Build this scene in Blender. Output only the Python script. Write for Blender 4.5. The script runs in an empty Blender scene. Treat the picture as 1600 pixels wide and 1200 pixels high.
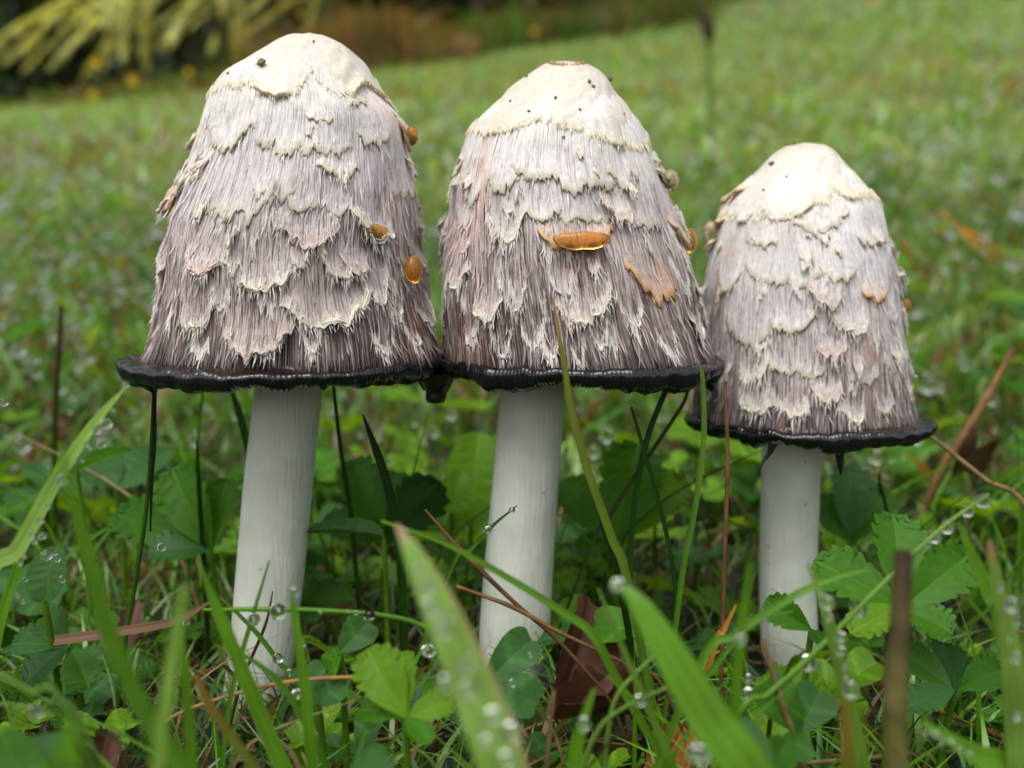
import bpy, math, random
import numpy as np
from mathutils import Vector, Matrix

random.seed(7)
rng = np.random.default_rng(11)
SC = bpy.context.scene
COL = SC.collection

# ------------------------------------------------------------------ camera
CAM = np.array([0.0, -0.20, 0.092])
FPX = 1500.0                       # focal length in pixels of the 1600 wide photograph
PITCH = math.atan(170.0 / 1500.0)
cd = bpy.data.cameras.new('camera')
cam = bpy.data.objects.new('camera', cd)
COL.objects.link(cam)
cam.location = CAM
cam.rotation_euler = (math.pi / 2 - PITCH, 0, 0)
cd.sensor_width = 36.0
cd.lens = 36.0 * FPX / 1600.0
cd.clip_start = 0.004
cd.clip_end = 400.0
cd.dof.use_dof = True
cd.dof.focus_distance = 0.176
cd.dof.aperture_fstop = 12.5
SC.camera = cam

# ------------------------------------------------------------------ world, sun, exposure
SUN_EL, SUN_AZ = math.radians(62), math.radians(205)   # high, behind the camera, a little to its left
w = bpy.data.worlds.new('World')
SC.world = w
w.use_nodes = True
nt = w.node_tree
bg = nt.nodes['Background']
sky = nt.nodes.new('ShaderNodeTexSky')
sky.sky_type = 'NISHITA'
sky.sun_disc = False
sky.sun_elevation = SUN_EL
sky.sun_rotation = SUN_AZ
sky.air_density = 1.0
sky.dust_density = 4.0
hs = nt.nodes.new('ShaderNodeHueSaturation')     # overcast: the cloud takes the blue out of the sky
hs.inputs['Saturation'].default_value = 0.22
nt.links.new(sky.outputs[0], hs.inputs['Color'])
nt.links.new(hs.outputs[0], bg.inputs['Color'])
bg.inputs['Strength'].default_value = 0.15
sl = bpy.data.lights.new('sun', 'SUN')
sl.energy = 1.1
sl.angle = math.radians(45)
sl.color = (1.0, 0.985, 0.965)
sun = bpy.data.objects.new('sun', sl)
COL.objects.link(sun)
sdir = Vector((math.sin(SUN_AZ) * math.cos(SUN_EL), math.cos(SUN_AZ) * math.cos(SUN_EL), math.sin(SUN_EL)))
sun.rotation_euler = sdir.to_track_quat('Z', 'Y').to_euler()
SC.view_settings.view_transform = 'Standard'
SC.view_settings.look = 'None'
SC.view_settings.exposure = 0.5
SC.view_settings.gamma = 1.0
SC.cycles.use_denoising = True
SC.cycles.max_bounces = 9
SC.cycles.transparent_max_bounces = 8
SC.cycles.transmission_bounces = 8
SC.cycles.caustics_reflective = False
SC.cycles.caustics_refractive = False
SC.cycles.sample_clamp_indirect = 6.0

# ------------------------------------------------------------------ projection helpers
CP, SP = math.cos(PITCH), math.sin(PITCH)


def at(px, py, Y):
    """the point of the upright plane y = Y that the photograph shows at pixel (px, py)"""
    u = (px - 800.0) / FPX
    v = -(py - 600.0) / FPX
    d = np.array([u, CP + v * SP, -SP + v * CP])
    return CAM + d * ((Y - CAM[1]) / d[1])


def proj(P):
    d = np.asarray(P) - CAM
    dep = d[..., 1] * CP - d[..., 2] * SP
    up = d[..., 1] * SP + d[..., 2] * CP
    return 800 + FPX * d[..., 0] / dep, 600 - FPX * up / dep


def ground(x, y):
    """gently rising lawn, level round the mushrooms, steeper to the right"""
    x = np.asarray(x, float)
    y = np.asarray(y, float)
    s = 0.262 + 0.03 * np.clip(x, -4, 4)
    yy = np.clip(y - 0.02, 0, None)
    flat = np.minimum(yy, 7.0)
    h = s * flat * flat / (flat + 0.28) + 0.10 * np.clip(yy - 7.0, 0, None) ** 0.8
    bump = 0.0025 * np.sin(31 * x + 2) * np.sin(27 * y + 1) + 0.0012 * np.sin(83 * x) * np.sin(71 * y + 2)
    return h + bump * np.clip(1.2 - 0.2 * yy, 0.2, 1)


# ------------------------------------------------------------------ mesh helpers
def mesh(name, V, F, col=None, smooth=True, mats=()):
    """V (n,3); F list of arrays of faces with equal corner count; col (n,3) linear base colours"""
    me = bpy.data.meshes.new(name)
    V = np.asarray(V, np.float32)
    if not isinstance(F, list):
        F = [F]
    F = [np.asarray(f, np.int32) for f in F if len(f)]
    loops = np.concatenate([f.ravel() for f in F])
    tot = np.concatenate([np.full(len(f), f.shape[1], np.int32) for f in F])
    start = np.concatenate([[0], np.cumsum(tot)[:-1]]).astype(np.int32)
    me.vertices.add(len(V))
    me.vertices.foreach_set('co', V.ravel())
    me.loops.add(len(loops))
    me.loops.foreach_set('vertex_index', loops)
    me.polygons.add(len(tot))
    me.polygons.foreach_set('loop_start', start)
    me.polygons.foreach_set('loop_total', tot)
    if smooth:
        me.polygons.foreach_set('use_smooth', np.ones(len(tot), bool))
    if col is not None:
        a = me.attributes.new('Col', 'FLOAT_COLOR', 'POINT')
        c = np.ones((len(V), 4), np.float32)
        c[:, :3] = col
        a.data.foreach_set('color', c.ravel())
    me.update(calc_edges=True)
    for m in mats:
        me.materials.append(m)
    return me


def link(name, me, parent=None):
    o = bpy.data.objects.new(name, me)
    COL.objects.link(o)
    if parent is not None:
        o.parent = parent
    return o


def tag(o, label=None, cat=None, group=None, kind=None):
    if label: o['label'] = label
    if cat: o['category'] = cat
    if group: o['group'] = group
    if kind: o['kind'] = kind
    return o


def empty(name, loc):
    o = bpy.data.objects.new(name, None)
    COL.objects.link(o)
    o.location = loc
    o.empty_display_size = 0.01
    return o


def grid_faces(nr, nc, wrap=False, base=0):
    r = np.arange(nr - 1)[:, None]
    c = np.arange(nc if wrap else nc - 1)[None, :]
    c2 = (c + 1) % nc
    f = np.stack([r * nc + c, r * nc + c2, (r + 1) * nc + c2, (r + 1) * nc + c], -1)
    return f.reshape(-1, 4) + base


def norm(v):
    v = np.asarray(v, float)
    return v / (np.linalg.norm(v, axis=-1, keepdims=True) + 1e-12)


def spline(pts, n):
    """Catmull-Rom through pts, n samples"""
    P = np.asarray(pts, float)
    P = np.vstack([2 * P[0] - P[1], P, 2 * P[-1] - P[-2]])
    m = len(P) - 3
    t = np.linspace(0, m - 1e-6, n)
    i = t.astype(int)
    f = (t - i)[:, None]
    a, b, c, d = P[i], P[i + 1], P[i + 2], P[i + 3]
    return 0.5 * (2 * b + (c - a) * f + (2 * a - 5 * b + 4 * c - d) * f ** 2 + (3 * b - a - 3 * c + d) * f ** 3)


def vnoise(x, seed=0):
    """smooth 1-D value noise in -1..1"""
    x = np.asarray(x, float)
    tab = np.random.default_rng(seed).uniform(-1, 1, 512)
    i = np.floor(x).astype(int)
    f = x - i
    f = f * f * (3 - 2 * f)
    return tab[i % 512] * (1 - f) + tab[(i + 1) % 512] * f


class Builder:
    """collects pieces that belong to one mesh"""
    def __init__(self):
        self.V, self.F, self.C, self.n = [], {}, [], 0

    def add(self, V, F, C):
        V = np.asarray(V, float)
        self.V.append(V)
        self.C.append(np.broadcast_to(np.asarray(C, float), V.shape))
        for f in (F if isinstance(F, list) else [F]):
            f = np.asarray(f)
            self.F.setdefault(f.shape[1], []).append(f + self.n)
        self.n += len(V)

    def build(self, name, mats, smooth=True):
        return mesh(name, np.vstack(self.V), [np.vstack(f) for f in self.F.values()], np.vstack(self.C), smooth, mats)


# ------------------------------------------------------------------ materials
def new_mat(name):
    m = bpy.data.materials.new(name)
    m.use_nodes = True
    return m, m.node_tree, m.node_tree.nodes['Principled BSDF'], m.node_tree.nodes['Material Output']


def col_attr(n):
    a = n.nodes.new('ShaderNodeAttribute')
    a.attribute_name = 'Col'
    return a.outputs['Color']


def varied(n, src, scale, lo, hi, detail=3.0):
    """base colour times a noise that stays with the surface"""
    tc = n.nodes.new('ShaderNodeTexCoord')
    nz = n.nodes.new('ShaderNodeTexNoise')
    nz.inputs['Scale'].default_value = scale
    nz.inputs['Detail'].default_value = detail
    mr = n.nodes.new('ShaderNodeMapRange')
    mr.inputs['From Min'].default_value = 0.3
    mr.inputs['From Max'].default_value = 0.7
    mr.inputs['To Min'].default_value = lo
    mr.inputs['To Max'].default_value = hi
    mx = n.nodes.new('ShaderNodeVectorMath')
    mx.operation = 'SCALE'
    n.links.new(tc.outputs['Object'], nz.inputs['Vector'])
    n.links.new(nz.outputs['Fac'], mr.inputs['Value'])
    n.links.new(src, mx.inputs[0])
    n.links.new(mr.outputs[0], mx.inputs['Scale'])
    return mx.outputs[0], nz


def leafy(name, rough=0.36, trans=0.45, scale=220.0, lo=0.75, hi=1.25, spec=0.18, bump=0.15, gain=(2.0, 1.6, 0.4)):
    m, n, b, out = new_mat(name)
    c, nz = varied(n, col_attr(n), scale, lo, hi)
    n.links.new(c, b.inputs['Base Color'])
    b.inputs['Roughness'].default_value = rough
    b.inputs['Specular IOR Level'].default_value = spec
    if bump:
        bp = n.nodes.new('ShaderNodeBump')
        bp.inputs['Strength'].default_value = bump
        bp.inputs['Distance'].default_value = 0.0004
        n.links.new(nz.outputs['Fac'], bp.inputs['Height'])
        n.links.new(bp.outputs[0], b.inputs['Normal'])
    t = n.nodes.new('ShaderNodeBsdfTranslucent')
    g = n.nodes.new('ShaderNodeVectorMath')
    g.operation = 'MULTIPLY'
    g.inputs[1].default_value = gain
    n.links.new(c, g.inputs[0])
    n.links.new(g.outputs[0], t.inputs['Color'])
    mix = n.nodes.new('ShaderNodeMixShader')
    mix.inputs[0].default_value = trans
    n.links.new(b.outputs[0], mix.inputs[1])
    n.links.new(t.outputs[0], mix.inputs[2])
    n.links.new(mix.outputs[0], out.inputs['Surface'])
    return m


M_LEAF = leafy('wet_leaf')
M_BLADE = leafy('grass_blade', rough=0.34, trans=0.35, scale=150.0, lo=0.8, hi=1.2)
M_LAWN = leafy('lawn_grass', rough=0.42, spec=0.9, trans=0.4, scale=9.0, lo=0.6, hi=1.35, bump=0)
M_FAR = leafy('far_foliage', rough=0.6, trans=0.3, scale=2.0, lo=0.7, hi=1.3, bump=0, spec=0.2)
M_DEAD = leafy('dead_leaf', rough=0.55, spec=0.25, trans=0.12, scale=300.0, lo=0.6, hi=1.35, gain=(1.2, 0.9, 0.6))
M_FIBRE = leafy('cap_fibre', rough=0.5, trans=0.22, scale=700.0, lo=0.86, hi=1.12, spec=0.25, bump=0, gain=(1.05, 1.0, 0.95))
M_SCALE = leafy('cap_scale', rough=0.42, trans=0.25, scale=900.0, lo=0.88, hi=1.1, spec=0.45, bump=0.3, gain=(1.1, 0.95, 0.75))
M_CAP = leafy('cap_flesh', rough=0.6, trans=0.0, scale=900.0, lo=0.8, hi=1.15, bump=0.3)

# pale stem, faint lengthwise fibres, a few specks
M_STEM, n, b, out = new_mat('mushroom_stem')
c, nz = varied(n, col_attr(n), 110.0, 0.80, 1.06, 6.0)
tc = n.nodes.new('ShaderNodeTexCoord')
mp = n.nodes.new('ShaderNodeMapping')
mp.inputs['Scale'].default_value = (1, 1, 0.12)
fib = n.nodes.new('ShaderNodeTexNoise')
fib.inputs['Scale'].default_value = 1400
vor = n.nodes.new('ShaderNodeTexVoronoi')
vor.inputs['Scale'].default_value = 210
ramp = n.nodes.new('ShaderNodeValToRGB')
ramp.color_ramp.elements[0].position = 0.04
ramp.color_ramp.elements[0].color = (0.25, 0.23, 0.2, 1)
ramp.color_ramp.elements[1].position = 0.11
mul = n.nodes.new('ShaderNodeMixRGB')
mul.blend_type = 'MULTIPLY'
mul.inputs[0].default_value = 0.55
bp = n.nodes.new('ShaderNodeBump')
bp.inputs['Strength'].default_value = 0.7
bp.inputs['Distance'].default_value = 0.0005
n.links.new(tc.outputs['Object'], mp.inputs[0])
n.links.new(mp.outputs[0], fib.inputs['Vector'])
n.links.new(tc.outputs['Object'], vor.inputs['Vector'])
n.links.new(vor.outputs['Distance'], ramp.inputs[0])
n.links.new(c, mul.inputs[1])
n.links.new(ramp.outputs[0], mul.inputs[2])
n.links.new(mul.outputs[0], b.inputs['Base Color'])
n.links.new(fib.outputs['Fac'], bp.inputs['Height'])
n.links.new(bp.outputs[0], b.inputs['Normal'])
b.inputs['Roughness'].default_value = 0.5
b.inputs['Subsurface Weight'].default_value = 0.25
b.inputs['Subsurface Radius'].default_value = (0.004, 0.003, 0.002)
b.inputs['Subsurface Scale'].default_value = 0.6

# ink: wet black
M_INK, n, b, out = new_mat('wet_ink')
c, nz = varied(n, col_attr(n), 500.0, 0.5, 1.6)
nz.inputs['Detail'].default_value = 5
n.links.new(c, b.inputs['Base Color'])
b.inputs['Roughness'].default_value = 0.13
b.inputs['Specular IOR Level'].default_value = 0.6
bp = n.nodes.new('ShaderNodeBump')
bp.inputs['Strength'].default_value = 0.5
bp.inputs['Distance'].default_value = 0.0004
n.links.new(nz.outputs['Fac'], bp.inputs['Height'])
n.links.new(bp.outputs[0], b.inputs['Normal'])


def clear(name, color, ior=1.33, rough=0.0):
    m, n, b, out = new_mat(name)
    b.inputs['Base Color'].default_value = (*color, 1)
    b.inputs['Transmission Weight'].default_value = 1.0
    b.inputs['Roughness'].default_value = rough
    b.inputs['IOR'].default_value = ior
    return m


def cloudy(name, color, rough):
    m = clear(name, color, 1.36, rough)
    b = m.node_tree.nodes['Principled BSDF']
    b.inputs['Transmission Weight'].default_value = 0.8
    return m


M_WATER = clear('water', (0.97, 0.985, 0.98))
M_AMBER = cloudy('amber_drop', (0.95, 0.40, 0.07), 0.06)
M_TAN = cloudy('tan_drop', (0.98, 0.50, 0.13), 0.05)
M_HONEY = cloudy('pale_amber_drop', (0.95, 0.80, 0.52), 0.08)

# soil under the plants, mossy and littered
M_SOIL, n, b, out = new_mat('soil')
tc = n.nodes.new('ShaderNodeTexCoord')
n1 = n.nodes.new('ShaderNodeTexNoise')
n1.inputs['Scale'].default_value = 45
n1.inputs['Detail'].default_value = 8
r1 = n.nodes.new('ShaderNodeValToRGB')
els = r1.color_ramp.elements
els[0].position, els[0].color = 0.32, (0.005, 0.004, 0.003, 1)
els[1].position, els[1].color = 0.8, (0.032, 0.022, 0.011, 1)
e = els.new(0.5)
e.color = (0.010, 0.014, 0.005, 1)
n.links.new(tc.outputs['Object'], n1.inputs['Vector'])
n.links.new(n1.outputs['Fac'], r1.inputs[0])
sx = n.nodes.new('ShaderNodeSeparateXYZ')
mr = n.nodes.new('ShaderNodeMapRange')
mr.inputs['From Min'].default_value = 0.15
mr.inputs['From Max'].default_value = 0.9
n2 = n.nodes.new('ShaderNodeTexNoise')
n2.inputs['Scale'].default_value = 6
n2.inputs['Detail'].default_value = 9
r2 = n.nodes.new('ShaderNodeValToRGB')
e2 = r2.color_ramp.elements
e2[0].position, e2[0].color = 0.35, (0.05, 0.085, 0.015, 1)
e2[1].position, e2[1].color = 0.68, (0.13, 0.15, 0.04, 1)
mxs = n.nodes.new('ShaderNodeMixRGB')
n.links.new(tc.outputs['Object'], sx.inputs[0])
n.links.new(sx.outputs['Y'], mr.inputs['Value'])
n.links.new(tc.outputs['Object'], n2.inputs['Vector'])
n.links.new(n2.outputs['Fac'], r2.inputs[0])
n.links.new(mr.outputs[0], mxs.inputs[0])
n.links.new(r1.outputs[0], mxs.inputs[1])
n.links.new(r2.outputs[0], mxs.inputs[2])
n.links.new(mxs.outputs[0], b.inputs['Base Color'])
bp = n.nodes.new('ShaderNodeBump')
bp.inputs['Strength'].default_value = 0.8
bp.inputs['Distance'].default_value = 0.003
n.links.new(n1.outputs['Fac'], bp.inputs['Height'])
n.links.new(bp.outputs[0], b.inputs['Normal'])
b.inputs['Roughness'].default_value = 0.8
M_BARK, n, b, out = new_mat('bark')
b.inputs['Base Color'].default_value = (0.045, 0.035, 0.026, 1)
b.inputs['Roughness'].default_value = 0.9

# ------------------------------------------------------------------ ground sheet
gx = np.concatenate([-np.geomspace(60, 0.6, 40), np.linspace(-0.58, 0.58, 110), np.geomspace(0.6, 60, 40)])
gy = np.concatenate([-np.geomspace(6, 0.32, 14), np.linspace(-0.3, 0.9, 110), np.geomspace(0.92, 90, 70)])
X, Y = np.meshgrid(gx, gy)
GV = np.stack([X, Y, ground(X, Y)], -1).reshape(-1, 3)
tag(link('ground', mesh('ground', GV, grid_faces(len(gy), len(gx)), None, True, [M_SOIL])), kind='structure')

# ------------------------------------------------------------------ mushrooms
NR = 5   # rings along a strand


class Cap:
    def __init__(s, Y, prof, rim, seed):
        prof = np.array(prof, float)
        s.Y, s.seed = Y, seed
        s.mpp = (Y - CAM[1]) / FPX          # metres per photograph pixel at the axis
        want = prof.copy()
        prof = prof.copy()
        s.shape(prof, 0.0)
        drop_ = 0.0
        for _ in range(10):                  # the round cap bulges towards the lens: fit its outline as seen
            rr = np.linspace(s.top, s.bot, 220)
            tt = np.linspace(-math.pi, math.pi, 240)
            RR, TT = np.meshgrid(rr, tt, indexing='ij')
            X_, Y_ = proj(s.P(RR, TT, 0.0006))
            drop_ += 0.8 * (want[0, 0] - Y_.min())
            for k in range(1, len(prof)):
                near_ = np.abs(Y_ - want[k, 0]) < 4.0
                if near_.any():
                    prof[k, 1] += 0.7 * (want[k, 1] - X_[near_].min())
                    prof[k, 2] += 0.7 * (want[k, 2] - X_[near_].max())
            prof[0, 1:] = prof[1, 1:] * .5 + prof[1, 1:].mean() * .5
            s.shape(prof, drop_)
        rl, rr, ry = rim
        a, b_ = at(rl, ry, Y), at(rr, ry, Y)
        s.rim_c = np.array([(a[0] + b_[0]) / 2, Y, a[2]])
        s.rim_R = (b_[0] - a[0]) / 2

    def shape(s, prof, drop_):
        Y = s.Y
        s.row = prof[:, 0]
        L = np.array([at(l, r, Y) for r, l, _ in prof])
        R = np.array([at(q, r, Y) for r, _, q in prof])
        s.cx = (L[:, 0] + R[:, 0]) / 2
        s.r = np.maximum(R[:, 0] - L[:, 0], 1e-4) / 2
        s.z = (L[:, 2] + R[:, 2]) / 2 - drop_ * s.mpp * ((s.row[-1] - s.row) / (s.row[-1] - s.row[0])) ** 2
        # a fine resampling gives a rounded silhouette
        fr = np.linspace(s.row[0], s.row[-1], 160)
        k = np.exp(-0.5 * (np.arange(-6, 7) / 2.5) ** 2)
        k /= k.sum()
        def sm(a):
            v = np.interp(fr, s.row, a)
            p = np.concatenate([2 * v[0] - v[6:0:-1], v, 2 * v[-1] - v[-2:-8:-1]])
            return np.convolve(p, k, 'valid')
        s.cx, s.r, s.z, s.row = sm(s.cx), np.maximum(sm(s.r), 0.0), sm(s.z), fr
        s.r[0] = 0.0
        s.top, s.bot = fr[0], fr[-1]
        s.slope = np.gradient(s.r, s.z)
        s.slope = np.clip(s.slope, -4, 0.3)

    def wob(s, row, th):
        f = np.clip((row - s.top) / 60.0, 0, 1)
        return f * (0.016 * np.sin(3 * th + row * 0.013 + s.seed) + 0.012 * np.sin(5 * th - row * 0.02 + 2 * s.seed)
                    + 0.010 * np.sin(9 * th + row * 0.035 + s.seed * 3))

    def P(s, row, th, off=0.0):
        row = np.asarray(row, float)
        th = np.asarray(th, float)
        r = np.interp(row, s.row, s.r) * (1 + s.wob(row, th))
        ext = np.clip(row - s.bot, 0, None) * s.mpp
        z = np.interp(row, s.row, s.z) - ext
        sl_ = np.interp(row, s.row, s.slope)
        nn = norm(np.stack([np.sin(th), -np.cos(th), -sl_ * np.ones_like(th)], -1))
        p = np.stack([np.interp(row, s.row, s.cx) + r * np.sin(th), s.Y - r * np.cos(th), z * np.ones_like(th)], -1)
        return p + nn * np.asarray(off)[..., None]

    def find(s, px, py):
        """row and angle of the front point that the photograph shows at (px, py)"""
        row = float(np.clip(py, s.top + 4, s.bot))
        k = 0.0
        for _ in range(25):
            hw = max(np.interp(row, s.row, s.r), 1e-5)
            k = float(np.clip(k, -0.995, 0.995))
            X_, Y_ = proj(s.P(row, math.asin(k)))
            k += 0.7 * (px - X_) * s.mpp / hw
            row = float(np.clip(row + 0.7 * (py - Y_), s.top + 2, s.bot + 10))
        return row, math.asin(float(np.clip(k, -0.995, 0.995)))

    def frac(s, row):
        return (np.asarray(row) - s.top) / (s.bot - s.top) * {3: 1.0, 5: 1.03, 8: .8}[s.seed]     # the smallest cap is the palest


def fibre_colour(f, u):
    """colour of a fibre by height f (0 top .. 1 rim) and a random number u"""
    f = np.asarray(f)[..., None]
    u = np.asarray(u)[..., None]
    stops = [0, .22, .36, .52, .72, 1.0]
    lt = np.array([(.88, .86, .80), (.89, .875, .845), (.86, .835, .82), (.79, .73, .715), (.64, .55, .52), (.53, .43, .395)])
    dk = np.array([(.76, .73, .68), (.70, .675, .67), (.52, .465, .47), (.31, .235, .225), (.18, .125, .115), (.075, .05, .045)])
    A = np.stack([np.interp(f[..., 0], stops, lt[:, k]) for k in range(3)], -1)
    B = np.stack([np.interp(f[..., 0], stops, dk[:, k]) for k in range(3)], -1)
    return A * u + B * (1 - u)


def strands(cap, row, th, length, width, lift0, lift1, curl, col_root, col_tip, B, flare=None):
    """tapered three-sided fibres lying down the cap; all arguments are arrays over the fibres"""
    N = len(row)
    t = np.linspace(0, 1, NR)[None, :]
    rr = row[:, None] + length[:, None] * t
    hw = np.maximum(np.interp(row, cap.row, cap.r), 0.003)
    tt = th[:, None] + (curl[:, None] * t ** 2) / hw[:, None]
    lift = lift0[:, None] + (lift1 - lift0)[:, None] * t ** 2.5
    prof = np.array([0.55, 1.0, 0.95, 0.7, 0.08])[None, :]
    wd = width[:, None] * prof
    ctr = cap.P(rr, tt, lift)
    top = cap.P(rr, tt, lift + wd * 0.55)
    side = np.stack([np.cos(tt), np.sin(tt), np.zeros_like(tt)], -1)
    a = ctr - side * wd[..., None] * 0.5
    b_ = ctr + side * wd[..., None] * 0.5
    V = np.stack([a, top, b_], 2).reshape(-1, 3)         # N, NR, 3 verts
    i = np.arange(N)[:, None, None] * NR * 3
    r_ = np.arange(NR - 1)[None, :, None] * 3
    fs = []
    for p, q in ((0, 1), (1, 2)):          # the side against the cap is never seen
        fs.append(np.stack([i + r_ + p, i + r_ + q, i + r_ + 3 + q, i + r_ + 3 + p], -1).reshape(-1, 4))
    C = col_root[:, None, :] * (1 - t[..., None]) + col_tip[:, None, :] * t[..., None]
    C = np.repeat(C, 3, axis=1).reshape(-1, 3)
    B.add(V, np.vstack(fs), C)


def fibre_coat(cap, n, seed):
    r = np.random.default_rng(seed)
    B = Builder()
    for layer in range(2):
        m = n if layer == 0 else int(n * 0.75)
        f = r.uniform(0.12, 1.0, m) ** 0.95
        row = cap.top + f * (cap.bot - cap.top)
        th = r.uniform(-math.pi, math.pi, m)
        if layer == 0:       # long flat fibres combed down the cap
            length = r.uniform(55, 115, m)
            row = np.clip(row - 30, cap.top + 45, cap.bot + 4 - length * r.uniform(.82, 1.0, m))
            width = r.uniform(1.7, 3.3, m) * cap.mpp
            lo = r.uniform(0.0, 0.00018, m)
            hi = lo + np.abs(r.normal(0.00003, 0.00008, m))
            curl = r.normal(0, 0.00012, m)
        else:                # torn ends in tiers, lifting a little
            tier = vnoise(th * 9 + 40, seed) * 16 + vnoise(th * 31 + 90, seed + 1) * 9
            row = np.floor((row + tier) / 38.0) * 38.0 - tier + r.normal(0, 6, m)
            length = r.uniform(20, 52, m)
            row = np.clip(row, cap.top + 60, cap.bot + 8 - length * r.uniform(.8, 1.0, m))
            ff = cap.frac(row)
            width = r.uniform(1.5, 3.2, m) * cap.mpp
            lo = r.uniform(0.00005, 0.0003, m)
            hi = lo + np.abs(r.normal(0.0001, 0.00022, m)) * np.clip(ff * 1.6, 0.1, 1.3)
            wild = r.random(m) < 0.13 * np.clip(ff * 2 - .3, 0.1, 1.6)
            hi[wild] += r.uniform(0.0002, 0.0009, wild.sum())
            curl = r.normal(0, 0.00016, m) + 0.00035 * vnoise(th * 14, seed + 3) * ff
            curl[wild] += r.normal(0, 0.0006, wild.sum())
            width[wild] *= 1.25
        f = cap.frac(row + length * .5)
        u = np.clip(np.where(r.random(m) < .97 - .58 * f, r.uniform(.75, 1.1, m), r.uniform(0, .4, m)) + 0.22 * vnoise(th * 5 + row * 0.012, seed + 5), 0, 1)
        if layer == 1:
            u[wild] = 1.0
        c0 = fibre_colour(f, u * 0.75)
        c1 = fibre_colour(np.clip(f - 0.03, 0, 1), np.clip(u * 0.95 + (0.05, 0.2)[layer], 0, 1))
        rust = np.clip(vnoise(th * 2.6 + 11, seed + 8) * vnoise(row * 0.016 + th * 2, seed + 9) * 4 - .6, 0, 1)[:, None]
        tint = 1 + rust * np.array([.06, -.10, -.18])
        wet = np.clip((row + length - (cap.bot - 10)) / 16 + .35 * vnoise(th * 12, seed + 12), 0, 1)[:, None]
        ink = np.array([.035, .026, .025])
        lo = lo + .0002 * wet[:, 0]
        strands(cap, row, th, length, width, lo, hi, curl, c0 * tint, c1 * tint * (1 - .72 * wet) + ink * .72 * wet, B)
    return B


CREAM = np.array([.84, .78, .60])
WHITE = np.array([.87, .855, .80])
AMBER = np.array([.74, .44, .20])
PINK = np.array([.76, .64, .57])


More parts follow.
